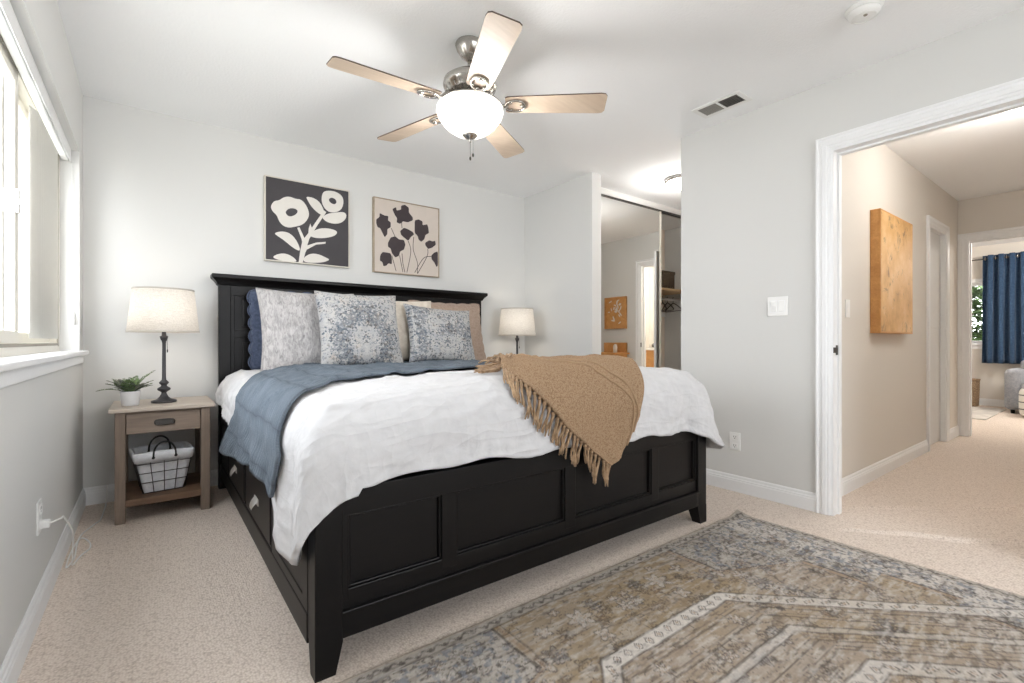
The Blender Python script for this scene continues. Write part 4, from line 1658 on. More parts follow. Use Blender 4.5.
A2 = {'A': [(1.608, 2.08), (1.642, 2.102), (1.646, 2.073), (1.686, 2.088), (1.686, 2.121), (1.721, 2.135), (1.757, 2.116), (1.757, 2.075), (1.793, 2.039), (1.793, 2.014), (1.748, 1.99), (1.703, 1.992), (1.677, 1.966), (1.646, 1.975), (1.651, 2.008), (1.628, 2.037)], 'B': [(1.47, 1.972), (1.498, 1.997), (1.498, 2.029), (1.54, 2.015), (1.574, 2.016), (1.57, 1.98), (1.594, 1.967), (1.594, 1.926), (1.565, 1.906), (1.565, 1.866), (1.543, 1.834), (1.523, 1.868), (1.503, 1.905), (1.482, 1.91), (1.47, 1.94)], 'C': [(1.677, 1.906), (1.712, 1.939), (1.748, 1.932), (1.793, 1.914), (1.805, 1.895), (1.775, 1.869), (1.751, 1.833), (1.721, 1.851), (1.686, 1.874)], 'D': [(1.811, 2.017), (1.848, 2.031), (1.885, 2.019), (1.885, 1.986), (1.931, 2.001), (1.941, 1.968), (1.947, 1.926), (1.913, 1.905), (1.903, 1.869), (1.875, 1.84), (1.848, 1.854), (1.838, 1.886), (1.811, 1.908)], 'E': [(1.57, 1.794), (1.594, 1.841), (1.634, 1.856), (1.668, 1.834), (1.712, 1.836), (1.726, 1.797), (1.712, 1.754), (1.677, 1.733), (1.668, 1.696), (1.634, 1.679), (1.604, 1.712), (1.594, 1.748), (1.57, 1.761)], 'F': [(1.503, 1.681), (1.523, 1.712), (1.565, 1.712), (1.594, 1.708), (1.604, 1.668), (1.604, 1.619), (1.574, 1.624), (1.557, 1.603), (1.531, 1.596), (1.523, 1.627), (1.5, 1.641)], 'G': [(1.909, 1.836), (1.95, 1.864), (1.979, 1.857), (2.008, 1.866), (2.014, 1.832), (1.979, 1.802), (1.941, 1.786), (1.913, 1.811)], 'H': [(1.969, 1.732), (1.998, 1.761), (2.034, 1.775), (2.034, 1.648), (2.020, 1.635), (1.998, 1.675), (1.973, 1.698)]}
S2 = [[(1.751, 1.833), (1.775, 1.744), (1.739, 1.562)], [(1.695, 1.719), (1.703, 1.637), (1.721, 1.562)], [(1.673, 1.7), (1.703, 1.562)], [(1.802, 1.873), (1.798, 1.764), (1.838, 1.651), (1.835, 1.563)], [(1.691, 1.982), (1.695, 1.933)], [(1.599, 1.919), (1.634, 1.851)], [(1.604, 1.692), (1.642, 1.566)], [(1.935, 1.788), (1.928, 1.719), (1.838, 1.562)], [(1.969, 1.724), (1.894, 1.699), (1.811, 1.568)]]


def round_poly(pts, it=2, w=0.25):
    for _ in range(it):
        q = []
        n = len(pts)
        for i in range(n):
            a, c = pts[i], pts[(i + 1) % n]
            q.append((a[0] * (1 - w) + c[0] * w, a[1] * (1 - w) + c[1] * w))
            q.append((a[0] * w + c[0] * (1 - w), a[1] * w + c[1] * (1 - w)))
        pts = q
    return pts


def framed(name, label, x0, x1, z0, z1, frame_mat, bg_mat, parts, fw=0.008):
    root = thing(name, label, 'picture', ((x0 + x1) / 2, YB, z0), 'flower prints above the headboard')
    y1, y0 = YB - 0.001, YB - 0.036
    b = MB()
    for (a0, a1, c0, c1) in ((x0, x1, z0, z0 + fw), (x0, x1, z1 - fw, z1), (x0, x0 + fw, z0 + fw, z1 - fw), (x1 - fw, x1, z0 + fw, z1 - fw)):
        b.box(a0, a1, y0, y1, c0, c1, 0.0005)
    b.build('frame', frame_mat, root)
    b = MB()
    b.box(x0 + fw, x1 - fw, y0 + 0.006, y1, z0 + fw, z1 - fw)
    mats = [bg_mat]
    lvl = 1
    for (pts, m, d) in parts:
        if m not in mats: mats.append(m)
        b.mi = mats.index(m)
        yy = y0 + 0.006 - 0.0004 * d
        vs = [b.bm.verts.new((p[0], yy, p[1])) for p in pts]
        for tri in tessellate_polygon([[Vector((p[0], p[1], 0)) for p in pts]]):
            try:
                f = b.bm.faces.new([vs[i] for i in tri])
            except ValueError:
                continue
            f.material_index = b.mi
            f.normal_update()
            if f.normal.y > 0: f.normal_flip()
    b.build('print', mats, root)
    return root


def strip(pts, w):
    out, back = [], []
    for i, p in enumerate(pts):
        a = Vector(pts[max(i - 1, 0)]); c = Vector(pts[min(i + 1, len(pts) - 1)])
        d = (c - a).normalized(); n = Vector((-d.y, d.x)) * w
        out.append((p[0] + n.x, p[1] + n.y)); back.append((p[0] - n.x, p[1] - n.y))
    return out + back[::-1]


pp = [(round_poly(A1[k], 2) if k != 'stem' else A1[k], M['art_cream'], 1 + 0.3 * i) for i, k in enumerate(('stem', 'big', 'small', 'petal', 'leafu', 'leafr', 'leafl', 'leaflr', 'leafll'))]
pp += [(round_poly(A1[k]), M['art_dark'], 5) for k in ('bigc', 'smallc')]
framed('flower_picture', 'square charcoal picture of two cream cut-out flowers above the headboard', 0.649, 1.252, 1.555, 2.163, M['frame_cream'], M['art_dark'], pp)


def resample(p):
    return [tuple(cat(p, i / 12)) for i in range(13)] if len(p) > 2 else p


pp = [(strip(resample(s_), 0.0028), M['art_plum'], 1 + 0.2 * i) for i, s_ in enumerate(S2)] + [(round_poly(A2[k], 1, 0.14), M['art_plum'], 4) for k in A2]
framed('flower_picture', 'square beige picture of dark plum poppies, right of the charcoal one', 1.447, 2.047, 1.543, 2.156, M['frame_tan'], M['art_beige'], pp)

# hall picture: deep box canvas
root = thing('hall_picture', 'tall deep honey wood picture with dark blossoms on the hallway wall', 'picture', (4.42, HALLY, 1.03))
b = MB()
hx0, hx1, hz0, hz1, hd = 4.03, 4.80, 1.035, 1.90, 0.062
b.box(hx0, hx1, HALLY - hd, HALLY - 0.001, hz0, hz1, 0.002)
b.build('wooden_box', M['orange_wood'], root)
b = MB()
b.box(hx0 + 0.012, hx1 - 0.012, HALLY - hd - 0.001, HALLY - hd + 0.002, hz0 + 0.012, hz1 - 0.012)
b.build('print', M['art_orange'], root)

# picture seen in the closet mirror, on the alcove end wall
root = thing('botanical_picture', 'small honey wood picture with white leaves, seen in the closet mirror', 'picture', (XA, 1.62, 1.17))
py0, py1, pz0, pz1 = 1.43, 1.83, 1.16, 1.62
b = MB()
for (a0, a1, c0, c1) in ((py0, py1, pz0, pz0 + 0.015), (py0, py1, pz1 - 0.015, pz1), (py0, py0 + 0.015, pz0 + 0.015, pz1 - 0.015), (py1 - 0.015, py1, pz0 + 0.015, pz1 - 0.015)):
    b.box(XA - 0.03, XA - 0.001, a0, a1, c0, c1, 0.001)
b.build('frame', M['orange_wood'], root)
b = MB()
b.box(XA - 0.015, XA - 0.001, py0 + 0.015, py1 - 0.015, pz0 + 0.015, pz1 - 0.015)
b.mi = 1
rnd = random.Random(8)
for k in range(26):
    cy, cz = rnd.gauss(1.63, 0.075), rnd.gauss(1.41, 0.09)
    if not (py0 + .05 < cy < py1 - .05 and pz0 + .05 < cz < pz1 - .05): continue
    a = rnd.uniform(0, PI); l, w_ = rnd.uniform(.02, .04), rnd.uniform(.008, .016)
    b.poly([(XA - 0.0155 - 0.0002 * k, cy + l * math.cos(t) * math.cos(a) - w_ * math.sin(t) * math.sin(a), cz + l * math.cos(t) * math.sin(a) + w_ * math.sin(t) * math.cos(a)) for t in [2 * PI * q / 10 for q in range(10)]])
b.build('print', [M['orange_wood'], M['art_cream']], root)

# washstand below it
root = thing('washstand', 'honey wood washstand with a raised back, seen in the closet mirror', 'table', (XA - 0.2, 1.62, 0))
b = MB(); b.box(XA - 0.03, XA - 0.005, 1.42, 1.84, 0.82, 0.96, 0.003); b.build('backboard', M['orange_wood'], root)
b = MB(); b.box(XA - 0.34, XA - 0.005, 1.38, 1.88, 0.795, 0.82, 0.004); b.build('tabletop', M['orange_wood'], root)
b = MB(); b.box(XA - 0.31, XA - 0.02, 1.41, 1.85, 0.66, 0.795, 0.003); b.build('apron', M['orange_wood'], root)
for xx in (XA - 0.31, XA - 0.06):
    for yy in (1.41, 1.81):
        b = MB(); b.box(xx, xx + 0.04, yy, yy + 0.04, 0, 0.66, 0.003); b.build('leg', M['orange_wood'], root)
b = MB(); b.lathe([(0.028, 0), (0.03, 0.08), (0.02, 0.11), (0.01, 0.12)], (XA - 0.15, 1.74, 0.82), 16)
tag(b.build('lotion_bottle', M['bath_white'], origin=(XA - 0.15, 1.74, 0.82)), 'small white bottle standing on the honey wood washstand', 'bottle')

# ================================================================ CLOSET AND ALCOVE
root = thing('mirror_door', 'tall frameless sliding mirror closet door beside the bed', 'mirror', (3.77, MIR + 0.01, 0))
b = MB(); b.box(XR2 + 0.005, 4.355, MIR, MIR + 0.008, 0.03, 2.375); b.build('mirror_pane', M['mirror'], root)
b = MB()
b.box(4.355, 4.385, MIR - 0.004, MIR + 0.02, 0.02, 2.38, 0.002)
b.box(XR2 + 0.003, 4.385, MIR - 0.002, MIR + 0.018, 0.012, 0.032, 0.002)
b.build('door_edge', M['vinyl'], root)
b = MB()
b.box(XR2, XA, MIR - 0.012, MIR + 0.004, 2.372, 2.386)
b.box(XR2, XA, MIR + 0.03, MIR + 0.04, 2.372, 2.386)
struct(b.build('trim_8', M['pewter']))
b = MB(); b.box(XR2, XA, MIR - 0.01, MIR + 0.05, 0, 0.012)
struct(b.build('trim_9', M['vinyl']))

# closet partition, shelf, rod
b = MB()
b.box(4.36, 4.385, 3.30, YB - 0.01, 0, 2.38)
struct(b.build('wall_closet_divider', M['wall']))
b = MB(); b.box(4.385, XA, 3.40, YB - 0.01, 1.585, 1.61, 0.002)
tag(b.build('closet_shelf', M['pale_wood'], origin=(4.9, 3.6, 1.585)), 'pale wooden shelf inside the open half of the closet', 'shelf')
rod = thing('closet_rod', 'white hanging rod under the closet shelf', 'rod', (4.9, 3.55, 1.50))
b = MB(); b.tube([(4.387, 3.56, 1.50), (XA - 0.001, 3.56, 1.50)], 0.014, 12); b.build('rod', M['white_plastic'], rod)
b = MB(); b.box(4.387, XA, YB - 0.03, YB - 0.011, 1.30, 1.36, 0.002)
tag(b.build('wall_cleat', M['white_plastic'], origin=(4.9, YB - 0.02, 1.3)), 'white wooden cleat along the closet back wall below the hangers', 'cleat')


def hanger(loc, label):
    root = thing('clothes_hanger', label, 'hanger', loc, 'black hangers on the closet rod')
    x, y, z = loc
    b = MB()
    pts = [(x, y, z - 0.055)]
    for k in range(15):
        a = -PI / 2 + PI * 1.25 * k / 14
        pts.append((x, y + 0.02 * math.cos(a), z + 0.0 + 0.022 * math.sin(a) - 0.004))
    b.tube([(x, y, z - 0.055), (x, y, z - 0.03)] + pts[1:], 0.0025, 6)
    b.build('hook', M['black_plastic'], root)
    b = MB()
    sh = [(x, y + t * 0.21, z - 0.055 - 0.085 * abs(t) ** 1.3) for t in [i / 10 - 1 for i in range(21)]]
    b.tube(sh, 0.006, 8)
    b.tube([sh[0], (x, y - 0.2, z - 0.155), (x, y + 0.2, z - 0.155), sh[-1]], 0.0045, 8)
    b.build('hanger_body', M['black_plastic'], root)
    return root


hg = hanger((5.03, 3.56, 1.512), 'black hanger nearest the mirror door')
for i, (x, ry, lb) in enumerate(((5.13, -0.62, 'black hanger in the middle of the three'), (5.25, -0.5, 'black hanger farthest from the mirror door'))):
    c = copy_tree(hg)
    c.location = (x, 3.56, 1.512)
    c.rotation_euler = (0, 0, ry)
    c['label'] = lb
hg.rotation_euler = (0, 0, -0.75)

root = thing('wicker_box', 'dark woven wicker box on the closet shelf', 'box', (4.985, 3.58, 1.61))
b = MB(); b.box(4.86, 5.11, 3.44, 3.72, 1.61, 1.80, 0.01, 3); b.build('box_body', M['dark_wicker'], root)
b = MB(); b.box(4.855, 5.115, 3.435, 3.725, 1.785, 1.825, 0.008, 3); b.build('box_lid', M['dark_wicker'], root)

# open bathroom door leaf seen edge-on in the mirror
dd = struct(bpy.data.objects.new('door_2', None)); COL.objects.link(dd); dd.location = (XA, 2.84, 0)
b = MB(); b.box(4.645, XA - 0.005, 2.835, 2.87, 0.01, 2.02, 0.002); b.build('door_panel', M['trim'], dd)
b = MB()
for s_ in (-1, 1):
    b.tube([(4.71, 2.8525, 0.93), (4.71, 2.8525 + s_ * 0.055, 0.93)], 0.010, 10)
    b.ico((4.71, 2.8525 + s_ * 0.065, 0.93), 0.026, 2)
b.build('door_knob', M['nickel'], dd)
b = MB()
b.box(XA - 0.022, XA - 0.002, 2.082, 2.079, 0.9, 0.96)
tag(b.build('strike_plate', M['pewter']), 'small metal strike plate on the bathroom doorway seen in the mirror', 'strike plate')

# bathroom behind the doorway
b = MB()
b.box(XE - 0.02, XE - 0.002, HALLY + 0.1, YB, 0, H)
b.box(XA + 0.1, XE, 3.3, 3.32, 0, H)
struct(b.build('wall_bathroom', M['bath_white']))
root = thing('bathroom_vanity', 'warm wood bathroom vanity glimpsed through the doorway in the mirror', 'cabinet', (6.45, 2.3, 0))
b = MB(); b.box(6.24, 6.675, 1.45, 3.1, 0.08, 0.84, 0.004); b.build('cabinet_body', M['orange_wood'], root)
for k in range(3):
    b = MB(); b.box(6.225, 6.24, 1.48 + k * 0.54, 1.99 + k * 0.54, 0.12, 0.80, 0.004)
    d_ = b.build('cabinet_door', M['orange_wood'], root)
b = MB(); b.box(6.21, 6.678, 1.43, 3.12, 0.84, 0.87, 0.005); b.build('countertop', M['bath_white'], root)
root = thing('bathroom_sconce', 'lit white vanity light glimpsed in the mirror', 'lamp', (6.67, 2.3, 1.75))
b = MB(); b.box(6.645, 6.679, 1.9, 2.7, 1.72, 1.82, 0.004); b.build('wall_plate', M['nickel'], root)
for k in range(3):
    b = MB(); b.ico((6.60, 2.05 + 0.25 * k, 1.77), 0.06, 3); b.build('globe', M['dome'], root)
lamp('POINT', 'bathroom_light', (6.1, 2.3, 1.9), 30, (1.0, 0.93, 0.84), 0.12)

# ================================================================ CEILING THINGS
def flush_light(name, label, x, y, r, power):
    root = thing(name, label, 'ceiling light', (x, y, H))
    b = MB(); b.lathe([(r * 1.03, 0), (r * 1.06, -0.012), (r * 1.0, -0.028), (r * 0.94, -0.03)], (x, y, H), 40); b.build('metal_ring', M['nickel'], root)
    b = MB(); b.lathe([(r * 0.95, -0.022), (r * 0.93, -0.04), (r * 0.8, -0.065), (r * 0.55, -0.083), (r * 0.25, -0.091), (0.01, -0.092)], (x, y, H), 40); b.build('glass_dome', M['dome'], root)
    l_ = lamp('POINT', name + '_light', (0, 0, -0.28), power, (1.0, 0.97, 0.93), r * 0.8)
    l_.parent = root
    return root


flush_light('flush_ceiling_light', 'lit round flush light on the alcove ceiling before the closet', 3.80, 2.50, 0.13, 13)

# ceiling fixture added out of view to light the hall
flush_light('added_hall_fixture', 'unseen round flush light added on the hallway ceiling to brighten the hall', 4.1, 0.42, 0.13, 11)
lamp('POINT', 'far_room_fill', (8.6, 0.2, 2.2), 60, (1.0, 0.95, 0.88), 0.15)  # bare fill lamp added to brighten the far room


def fan():
    x, y = 1.256, 1.997
    root = thing('ceiling_fan', 'brushed nickel ceiling fan with five maple blades and a lit glass bowl', 'ceiling fan', (x, y, H))
    b = MB(); b.lathe([(0.070, 0), (0.072, -0.008), (0.066, -0.03), (0.045, -0.062), (0.024, -0.078), (0.016, -0.082)], (x, y, H), 36); b.build('canopy', M['nickel'], root)
    b = MB(); b.lathe([(0.012, -0.07), (0.012, -0.155)], (x, y, H), 16); b.build('downrod', M['nickel'], root)
    zt = 2.295
    b = MB(); b.lathe([(0.018, zt), (0.050, zt - 0.004), (0.100, zt - 0.018), (0.128, zt - 0.04), (0.133, zt - 0.062), (0.128, zt - 0.075), (0.120, zt - 0.08), (0.110, zt - 0.095), (0.092, zt - 0.115), (0.082, zt - 0.120), (0.082, zt - 0.135)], (x, y, 0), 40)
    for k in range(20):
        a = 2 * PI * k / 20
        b.tube([(x + 0.118 * math.cos(a), y + 0.118 * math.sin(a), zt - 0.082), (x + 0.094 * math.cos(a), y + 0.094 * math.sin(a), zt - 0.114)], 0.0045, 5)
    mo = b.build('motor_housing', M['nickel'], root)
    b = MB(); b.lathe([(0.080, zt - 0.132), (0.085, zt - 0.136), (0.085, zt - 0.148), (0.15, zt - 0.153), (0.152, zt - 0.160), (0.145, zt - 0.163)], (x, y, 0), 40); b.build('light_kit', M['nickel'], root)
    zr = zt - 0.160
    b = MB(); b.lathe([(0.150, zr), (0.161, zr - 0.012), (0.164, zr - 0.03), (0.157, zr - 0.055), (0.145, zr - 0.072), (0.132, zr - 0.090), (0.112, zr - 0.110), (0.082, zr - 0.130), (0.045, zr - 0.143), (0.02, zr - 0.147)], (x, y, 0), 48)
    bowl = b.build('glass_bowl', M['globe'], root)
    bowl['label'] = 'lit white glass bowl'
    zf = zr - 0.143
    b = MB(); b.lathe([(0.038, zf + 0.006), (0.038, zf - 0.002), (0.028, zf - 0.012), (0.012, zf - 0.020), (0.006, zf - 0.026), (0.008, zf - 0.032), (0.003, zf - 0.038)], (x, y, 0), 24); b.build('finial', M['nickel'], root)
    for dx, dy, ln in ((0.010, -0.012, 0.075), (-0.006, -0.012, 0.095)):
        b = MB(); b.tube([(x + dx, y + dy, zf - 0.01), (x + dx, y + dy, zf - 0.02 - ln)], 0.0010, 5)
        b.lathe([(0.003, 0.006), (0.0052, 0), (0.0052, -0.008), (0.002, -0.014)], (x + dx, y + dy, zf - 0.02 - ln), 10)
        b.build('pull_chain', M['pewter'], root)
    zb = 2.140
    for k in range(5):
        a = math.radians(-39.0 + 72 * k)
        ca, sa = math.cos(a), math.sin(a)
        pitch = math.radians(-11)
        def T(u, v, w):
            # u along the blade, v across, w normal; pitched about the blade axis
            vv = v * math.cos(pitch) - w * math.sin(pitch)
            ww = v * math.sin(pitch) + w * math.cos(pitch)
            return (x + u * ca - vv * sa, y + u * sa + vv * ca, zb + ww)
        # blade outline
        out = []
        r0, r1 = 0.175, 0.665
        for u, v in ((r0, -0.048), (r0 + 0.012, -0.055), (r0 + 0.06, -0.058), (r1 - 0.03, -0.070), (r1 - 0.010, -0.066), (r1, -0.052), (r1, 0.052), (r1 - 0.010, 0.066), (r1 - 0.03, 0.070), (r0 + 0.06, 0.058), (r0 + 0.012, 0.055), (r0, 0.048)):
            out.append((u, v))
        b = MB()
        lo = [b.bm.verts.new(T(u, v, -0.003)) for u, v in out]
        hi = [b.bm.verts.new(T(u, v, 0.003)) for u, v in out]
        f = b.bm.faces.new(lo); f.material_index = 0
        f = b.bm.faces.new(hi[::-1]); f.material_index = 0
        n = len(out)
        for i in range(n):
            f = b.bm.faces.new([lo[i], hi[i], hi[(i + 1) % n], lo[(i + 1) % n]]); f.material_index = 1
        bo = b.build('blade', [M['blade'], M['blade_edge']], root, recalc=True)
        # iron: arm + teardrop pad under the blade
        b = MB()
        pts = [(x + u * ca, y + u * sa, z) for u, z in ((0.085, zt - 0.105), (0.12, zt - 0.125), (0.155, zb - 0.006), (0.19, zb - 0.009))]
        b.tube(pts, [0.012, 0.011, 0.010, 0.009], 8)
        for s_ in (-1, 1):
            ring = []
            for i in range(13):
                t = PI * i / 12
                ring.append(T(0.175 + 0.095 * (1 - math.cos(t)) / 2, s_ * 0.038 * math.sin(t) ** 0.8, -0.009))
            b.tube(ring, 0.0065, 7)
        b.tube([T(0.245, 0, -0.006), T(0.262, 0, -0.009), T(0.275, 0, -0.006)], [0.004, 0.012, 0.004], 8)
        for (u, v) in ((0.205, 0.024), (0.205, -0.024), (0.250, 0)):
            b.ico(T(u, v, -0.010), 0.006, 1)
        b.build('blade_iron', M['nickel'], root)
    l_ = lamp('POINT', 'fan_light', (0, 0, -0.40), 54, (1.0, 0.98, 0.95), 0.13)
    l_.parent = root


fan()

# ceiling vent
root = thing('ceiling_vent', 'white two-bay air vent grille in the ceiling over the right wall', 'vent', (2.815, 1.57, H))
b = MB()
vx0, vx1, vy0, vy1 = 2.728, 2.898, 1.415, 1.722
for (a0, a1, c0, c1) in ((vx0, vx0 + 0.0275, vy0 + 0.028, vy1 - 0.028), (vx1 - 0.0275, vx1, vy0 + 0.028, vy1 - 0.028), (vx0, vx1, vy0, vy0 + 0.028), (vx0, vx1, vy1 - 0.028, vy1), (vx0 + 0.0275, vx1 - 0.0275, 1.562, 1.575)):
    b.box(a0, a1, c0, c1, H - 0.006, H - 0.0005, 0.0008)
b.build('vent_frame', M['white_plastic'], root)
b = MB(); b.box(vx0 + 0.02, vx1 - 0.02, vy0 + 0.02, vy1 - 0.02, H - 0.0012, H - 0.0002); b.build('duct_opening', M['black_plastic'], root)
for (c0, c1, tilt) in ((vy0 + 0.028, 1.562, -1), (1.575, vy1 - 0.028, 1)):
    b = MB()
    n = 11
    for k in range(n):
        yy = c0 + (c1 - c0) * (k + 0.5) / n
        dy = 0.0022
        b.prism([(yy - dy * tilt, H - 0.0015), (yy - dy * tilt + 0.001, H - 0.0015), (yy + dy * tilt + 0.001, H - 0.0055), (yy + dy * tilt, H - 0.0055)], vx0 + 0.027, vx1 - 0.027, 'x')
    for k in range(1, 6):
        xx = vx0 + 0.028 + (vx1 - vx0 - 0.056) * k / 6
        b.box(xx - 0.0007, xx + 0.0007, c0, c1, H - 0.0035, H - 0.002)
    b.build('louvers', M['louver_grey'], root)

# smoke detector
root = thing('smoke_detector', 'round white smoke detector on the ceiling near the doorway', 'smoke detector', (2.50, 0.735, H))
b = MB(); b.lathe([(0.070, 0), (0.071, -0.006), (0.066, -0.010), (0.066, -0.014)], (2.50, 0.735, H), 40); b.build('base', M['white_plastic'], root)
b = MB(); b.lathe([(0.060, -0.013), (0.061, -0.022), (0.055, -0.033), (0.038, -0.039), (0.01, -0.040)], (2.50, 0.735, H), 40)
b.tube([(2.50 + 0.044 * math.cos(2 * PI * k / 24), 0.735 + 0.044 * math.sin(2 * PI * k / 24), H - 0.0385) for k in range(25)], 0.0018, 5)
b.build('cover', M['white_plastic'], root)
b = MB(); b.lathe([(0.008, -0.0395), (0.007, -0.0425)], (2.485, 0.725, H), 16); b.build('test_button', M['vinyl_dark'], root)

# ================================================================ RUG
def hash_noise(x, y, seed):
    """vectorised value noise"""
    xi, yi = np.floor(x).astype(np.int64), np.floor(y).astype(np.int64)
    xf, yf = x - xi, y - yi
    def h(a, b_):
        n = (a * 374761393 + b_ * 668265263 + seed * 974634777) & 0xffffffff
        n = ((n ^ (n >> 13)) * 1274126177) & 0xffffffff
        return ((n ^ (n >> 16)) & 0xffff) / 65535.0
    u, v = xf * xf * (3 - 2 * xf), yf * yf * (3 - 2 * yf)
    return (h(xi, yi) * (1 - u) + h(xi + 1, yi) * u) * (1 - v) + (h(xi, yi + 1) * (1 - u) + h(xi + 1, yi + 1) * u) * v


def fbm(x, y, f, seed, o=3):
    r, a, t = 0, 1.0, 0
    for k in range(o):
        r = r + a * hash_noise(x * f, y * f, seed + k * 17); t += a
        f *= 2.1; a *= 0.55
    return r / t


def rug():
    x0, x1, y0, y1 = 0.18, 2.655, -1.68, 1.385
    X = np.arange(x0, x1 + 1e-6, 0.005)
    Ys = np.concatenate([np.arange(y0, 0.05, 0.02), np.arange(0.05, y1 + 1e-6, 0.005)])
    gx, gy = np.meshgrid(X, Ys, indexing='ij')
    cx, cy = (x0 + x1) / 2, (y0 + y1) / 2
    jx = gx + 0.012 * (fbm(gx, gy, 14, 3) - 0.5)
    jy = gy + 0.012 * (fbm(gx, gy, 14, 9) - 0.5)
    dx, dy = np.abs(jx - cx), np.abs(jy - cy)      # symmetric quarter
    hx, hy = (x1 - x0) / 2, (y1 - y0) / 2
    ex, ey = hx - dx, hy - dy                       # distance from edges
    e = np.minimum(ex, ey)
    def C(c): return np.array(lin(c)[:3])
    taupe, gold, pale, grey = C((158, 143, 127)), C((156, 136, 106)), C((204, 198, 192)), C((172, 164, 155))
    dark, white, blue, rust = C((72, 65, 62)), C((212, 206, 199)), C((120, 126, 136)), C((154, 124, 98))
    col = np.empty(gx.shape + (3,)); col[:] = taupe
    def put(mask, c, a=1.0):
        m = np.clip(mask, 0, 1)[..., None] * a
        col[:] = col * (1 - m) + c * m
    soft = lambda d, w: np.clip(1 - np.abs(d) / w, 0, 1) ** 0.7
    u = dy
    B = np.where(u > 1.22, 0.50, np.where(u > 1.05, 0.50 + (1.22 - u) * 2.2, np.where(u > 0.80, 0.88, np.where(u > 0.55, 1.02, 0.93))))
    out = dx - B
    def hexd(r):
        return np.maximum(dy - r, (dy - r) * 0.72 + (dx - 0.31) * 0.69)
    hh = hexd(1.11)
    # --- ground colours
    put((out > 0) * 1.0, grey)
    put(((out > 0) & (ex < 0.26)) * 1.0, pale, 0.8)
    g = fbm(gx, gy, 3.0, 21)
    put((out < 0) * (hh > 0) * np.clip((g - 0.40) * 5, 0, 1), gold, 0.75)
    put(((hh < -0.03) & (hh > -0.24)) * np.clip((fbm(gx, gy, 2.2, 77) - .38) * 4, 0, 1), gold, 0.45)
    put(((hexd(0.62) < 0)) * 1.0, gold, 0.35)
    # --- soft wear under the drawing
    st = fbm(gx * 0.22, gy, 60, 131, 3)
    put(np.clip((st - 0.50) * 6, 0, 1), pale, 0.34)
    wr = fbm(gx, gy, 2.6, 151, 4)
    put(np.clip((wr - 0.52) * 4, 0, 1), C((186, 177, 168)), 0.30)
    st3 = fbm(gx * 0.2, gy, 40, 331, 3)
    put(np.clip((st3 - 0.53) * 6, 0, 1), C((120, 104, 90)), 0.30)
    # --- rosettes and small motifs, mirrored about the centre lines
    rnd = random.Random(12)
    ros = []
    for k in range(230):
        ros.append((rnd.uniform(0, hx - 0.06), rnd.uniform(0.05, hy - 0.09), rnd.uniform(0.014, 0.040), rnd.randint(4, 8), rnd.uniform(0, 6), rnd.random()))
    ros += [(0.22, 1.33, 0.055, 6, 0, .1), (0.0, 1.30, 0.05, 8, 0, .6), (0.75, 1.32, 0.070, 8, 0.3, .2), (0.95, 1.12, 0.05, 6, 0, .8), (0.42, 1.24, 0.045, 6, 0, .3)]
    for (rx, ry, rr, np_, ph, q) in ros:
        ddx, ddy = dx - rx, dy - ry
        sel = (np.abs(ddx) < rr * 1.8) & (np.abs(ddy) < rr * 1.8)
        if not sel.any(): continue
        d = np.hypot(ddx, ddy); an = np.arctan2(ddy, ddx)
        pet = rr * (0.74 + 0.26 * np.cos(an * np_ + ph))
        if q < 0.30: put((d < pet) * 1.0, pale, 0.55)
        elif q < 0.42: put((d < pet) * 1.0, blue, 0.35)
        elif q < 0.5: put((d < pet) * 1.0, rust, 0.4)
        put(soft(d - pet, 0.0055), dark, 0.75)
        put(soft(d - pet * 0.5, 0.004), dark if q > .3 else rust, 0.6)
    # --- vine outlines
    for f, sd, a in ((8, 31, .6), (15, 53, .75), (27, 71, .75)):
        n1 = fbm(dx, dy, f, sd, 2)
        gate = np.clip((fbm(dx, dy, 7, sd + 5, 2) - 0.45) * 14, 0, 1)
        put(soft(n1 - 0.5, 0.014) * gate, dark, a)
    put((out > 0) * np.clip((fbm(gx, gy, 55, 91, 2) - 0.60) * 16, 0, 1), blue, 0.75)
    put((out > 0) * np.clip((fbm(gx, gy, 70, 95, 2) - 0.66) * 16, 0, 1), dark, 0.7)
    # --- field boundary
    put(soft(out, 0.008), dark, 0.85)
    put(soft(out + 0.018, 0.010), rust, 0.5)
    put(soft(out + 0.034, 0.005), dark, 0.6)
    # --- hexagonal bands
    for r, w, c, a in ((1.110, 0.029, white, 0.95), (0.86, 0.016, pale, 0.55), (0.62, 0.032, pale, 0.75), (0.35, 0.025, white, 0.6)):
        h_ = hexd(r)
        fade = np.where(dy > r - w, 1.0, 0.62)
        put((np.abs(h_) < w) * fade, c, a)
        put(soft(np.abs(h_) - w, 0.006), dark, 0.85)
        s_ = np.where(dy > r - 0.05, dx, dy * 1.25)
        ph = (s_ / 0.052) % 1.0 - 0.5
        dia = np.abs(ph) * 0.052 * 1.1 + np.abs(h_)
        if w > 0.022:
            put(soft(dia - 0.016, 0.0045), dark, 0.9)
            put((dia < 0.008) * 1.0, rust, 0.6)
    for r in (1.03, 0.955, 0.78, 0.72, 0.50, 0.44):
        h_ = hexd(r)
        put(soft(h_, 0.005), dark, 0.75)
        put(soft(h_ - 0.018, 0.0035), dark, 0.5)
    # --- guard border
    put((e < 0.062) * 1.0, grey)
    s_ = np.where(ey < ex, dx, dy)
    sc_ = np.abs(e - 0.040 - 0.009 * np.sin(s_ * 2 * PI / 0.05))
    put((e < 0.062) * soft(sc_, 0.006), dark, 0.9)
    put((e < 0.062) * ((np.abs(((s_ / 0.05) % 1) - 0.25) * 0.05 + np.abs(e - 0.040)) < 0.009), dark, 0.7)
    put(soft(e - 0.062, 0.004), dark, 0.7)
    put((e < 0.020) * 1.0, C((182, 170, 156)))
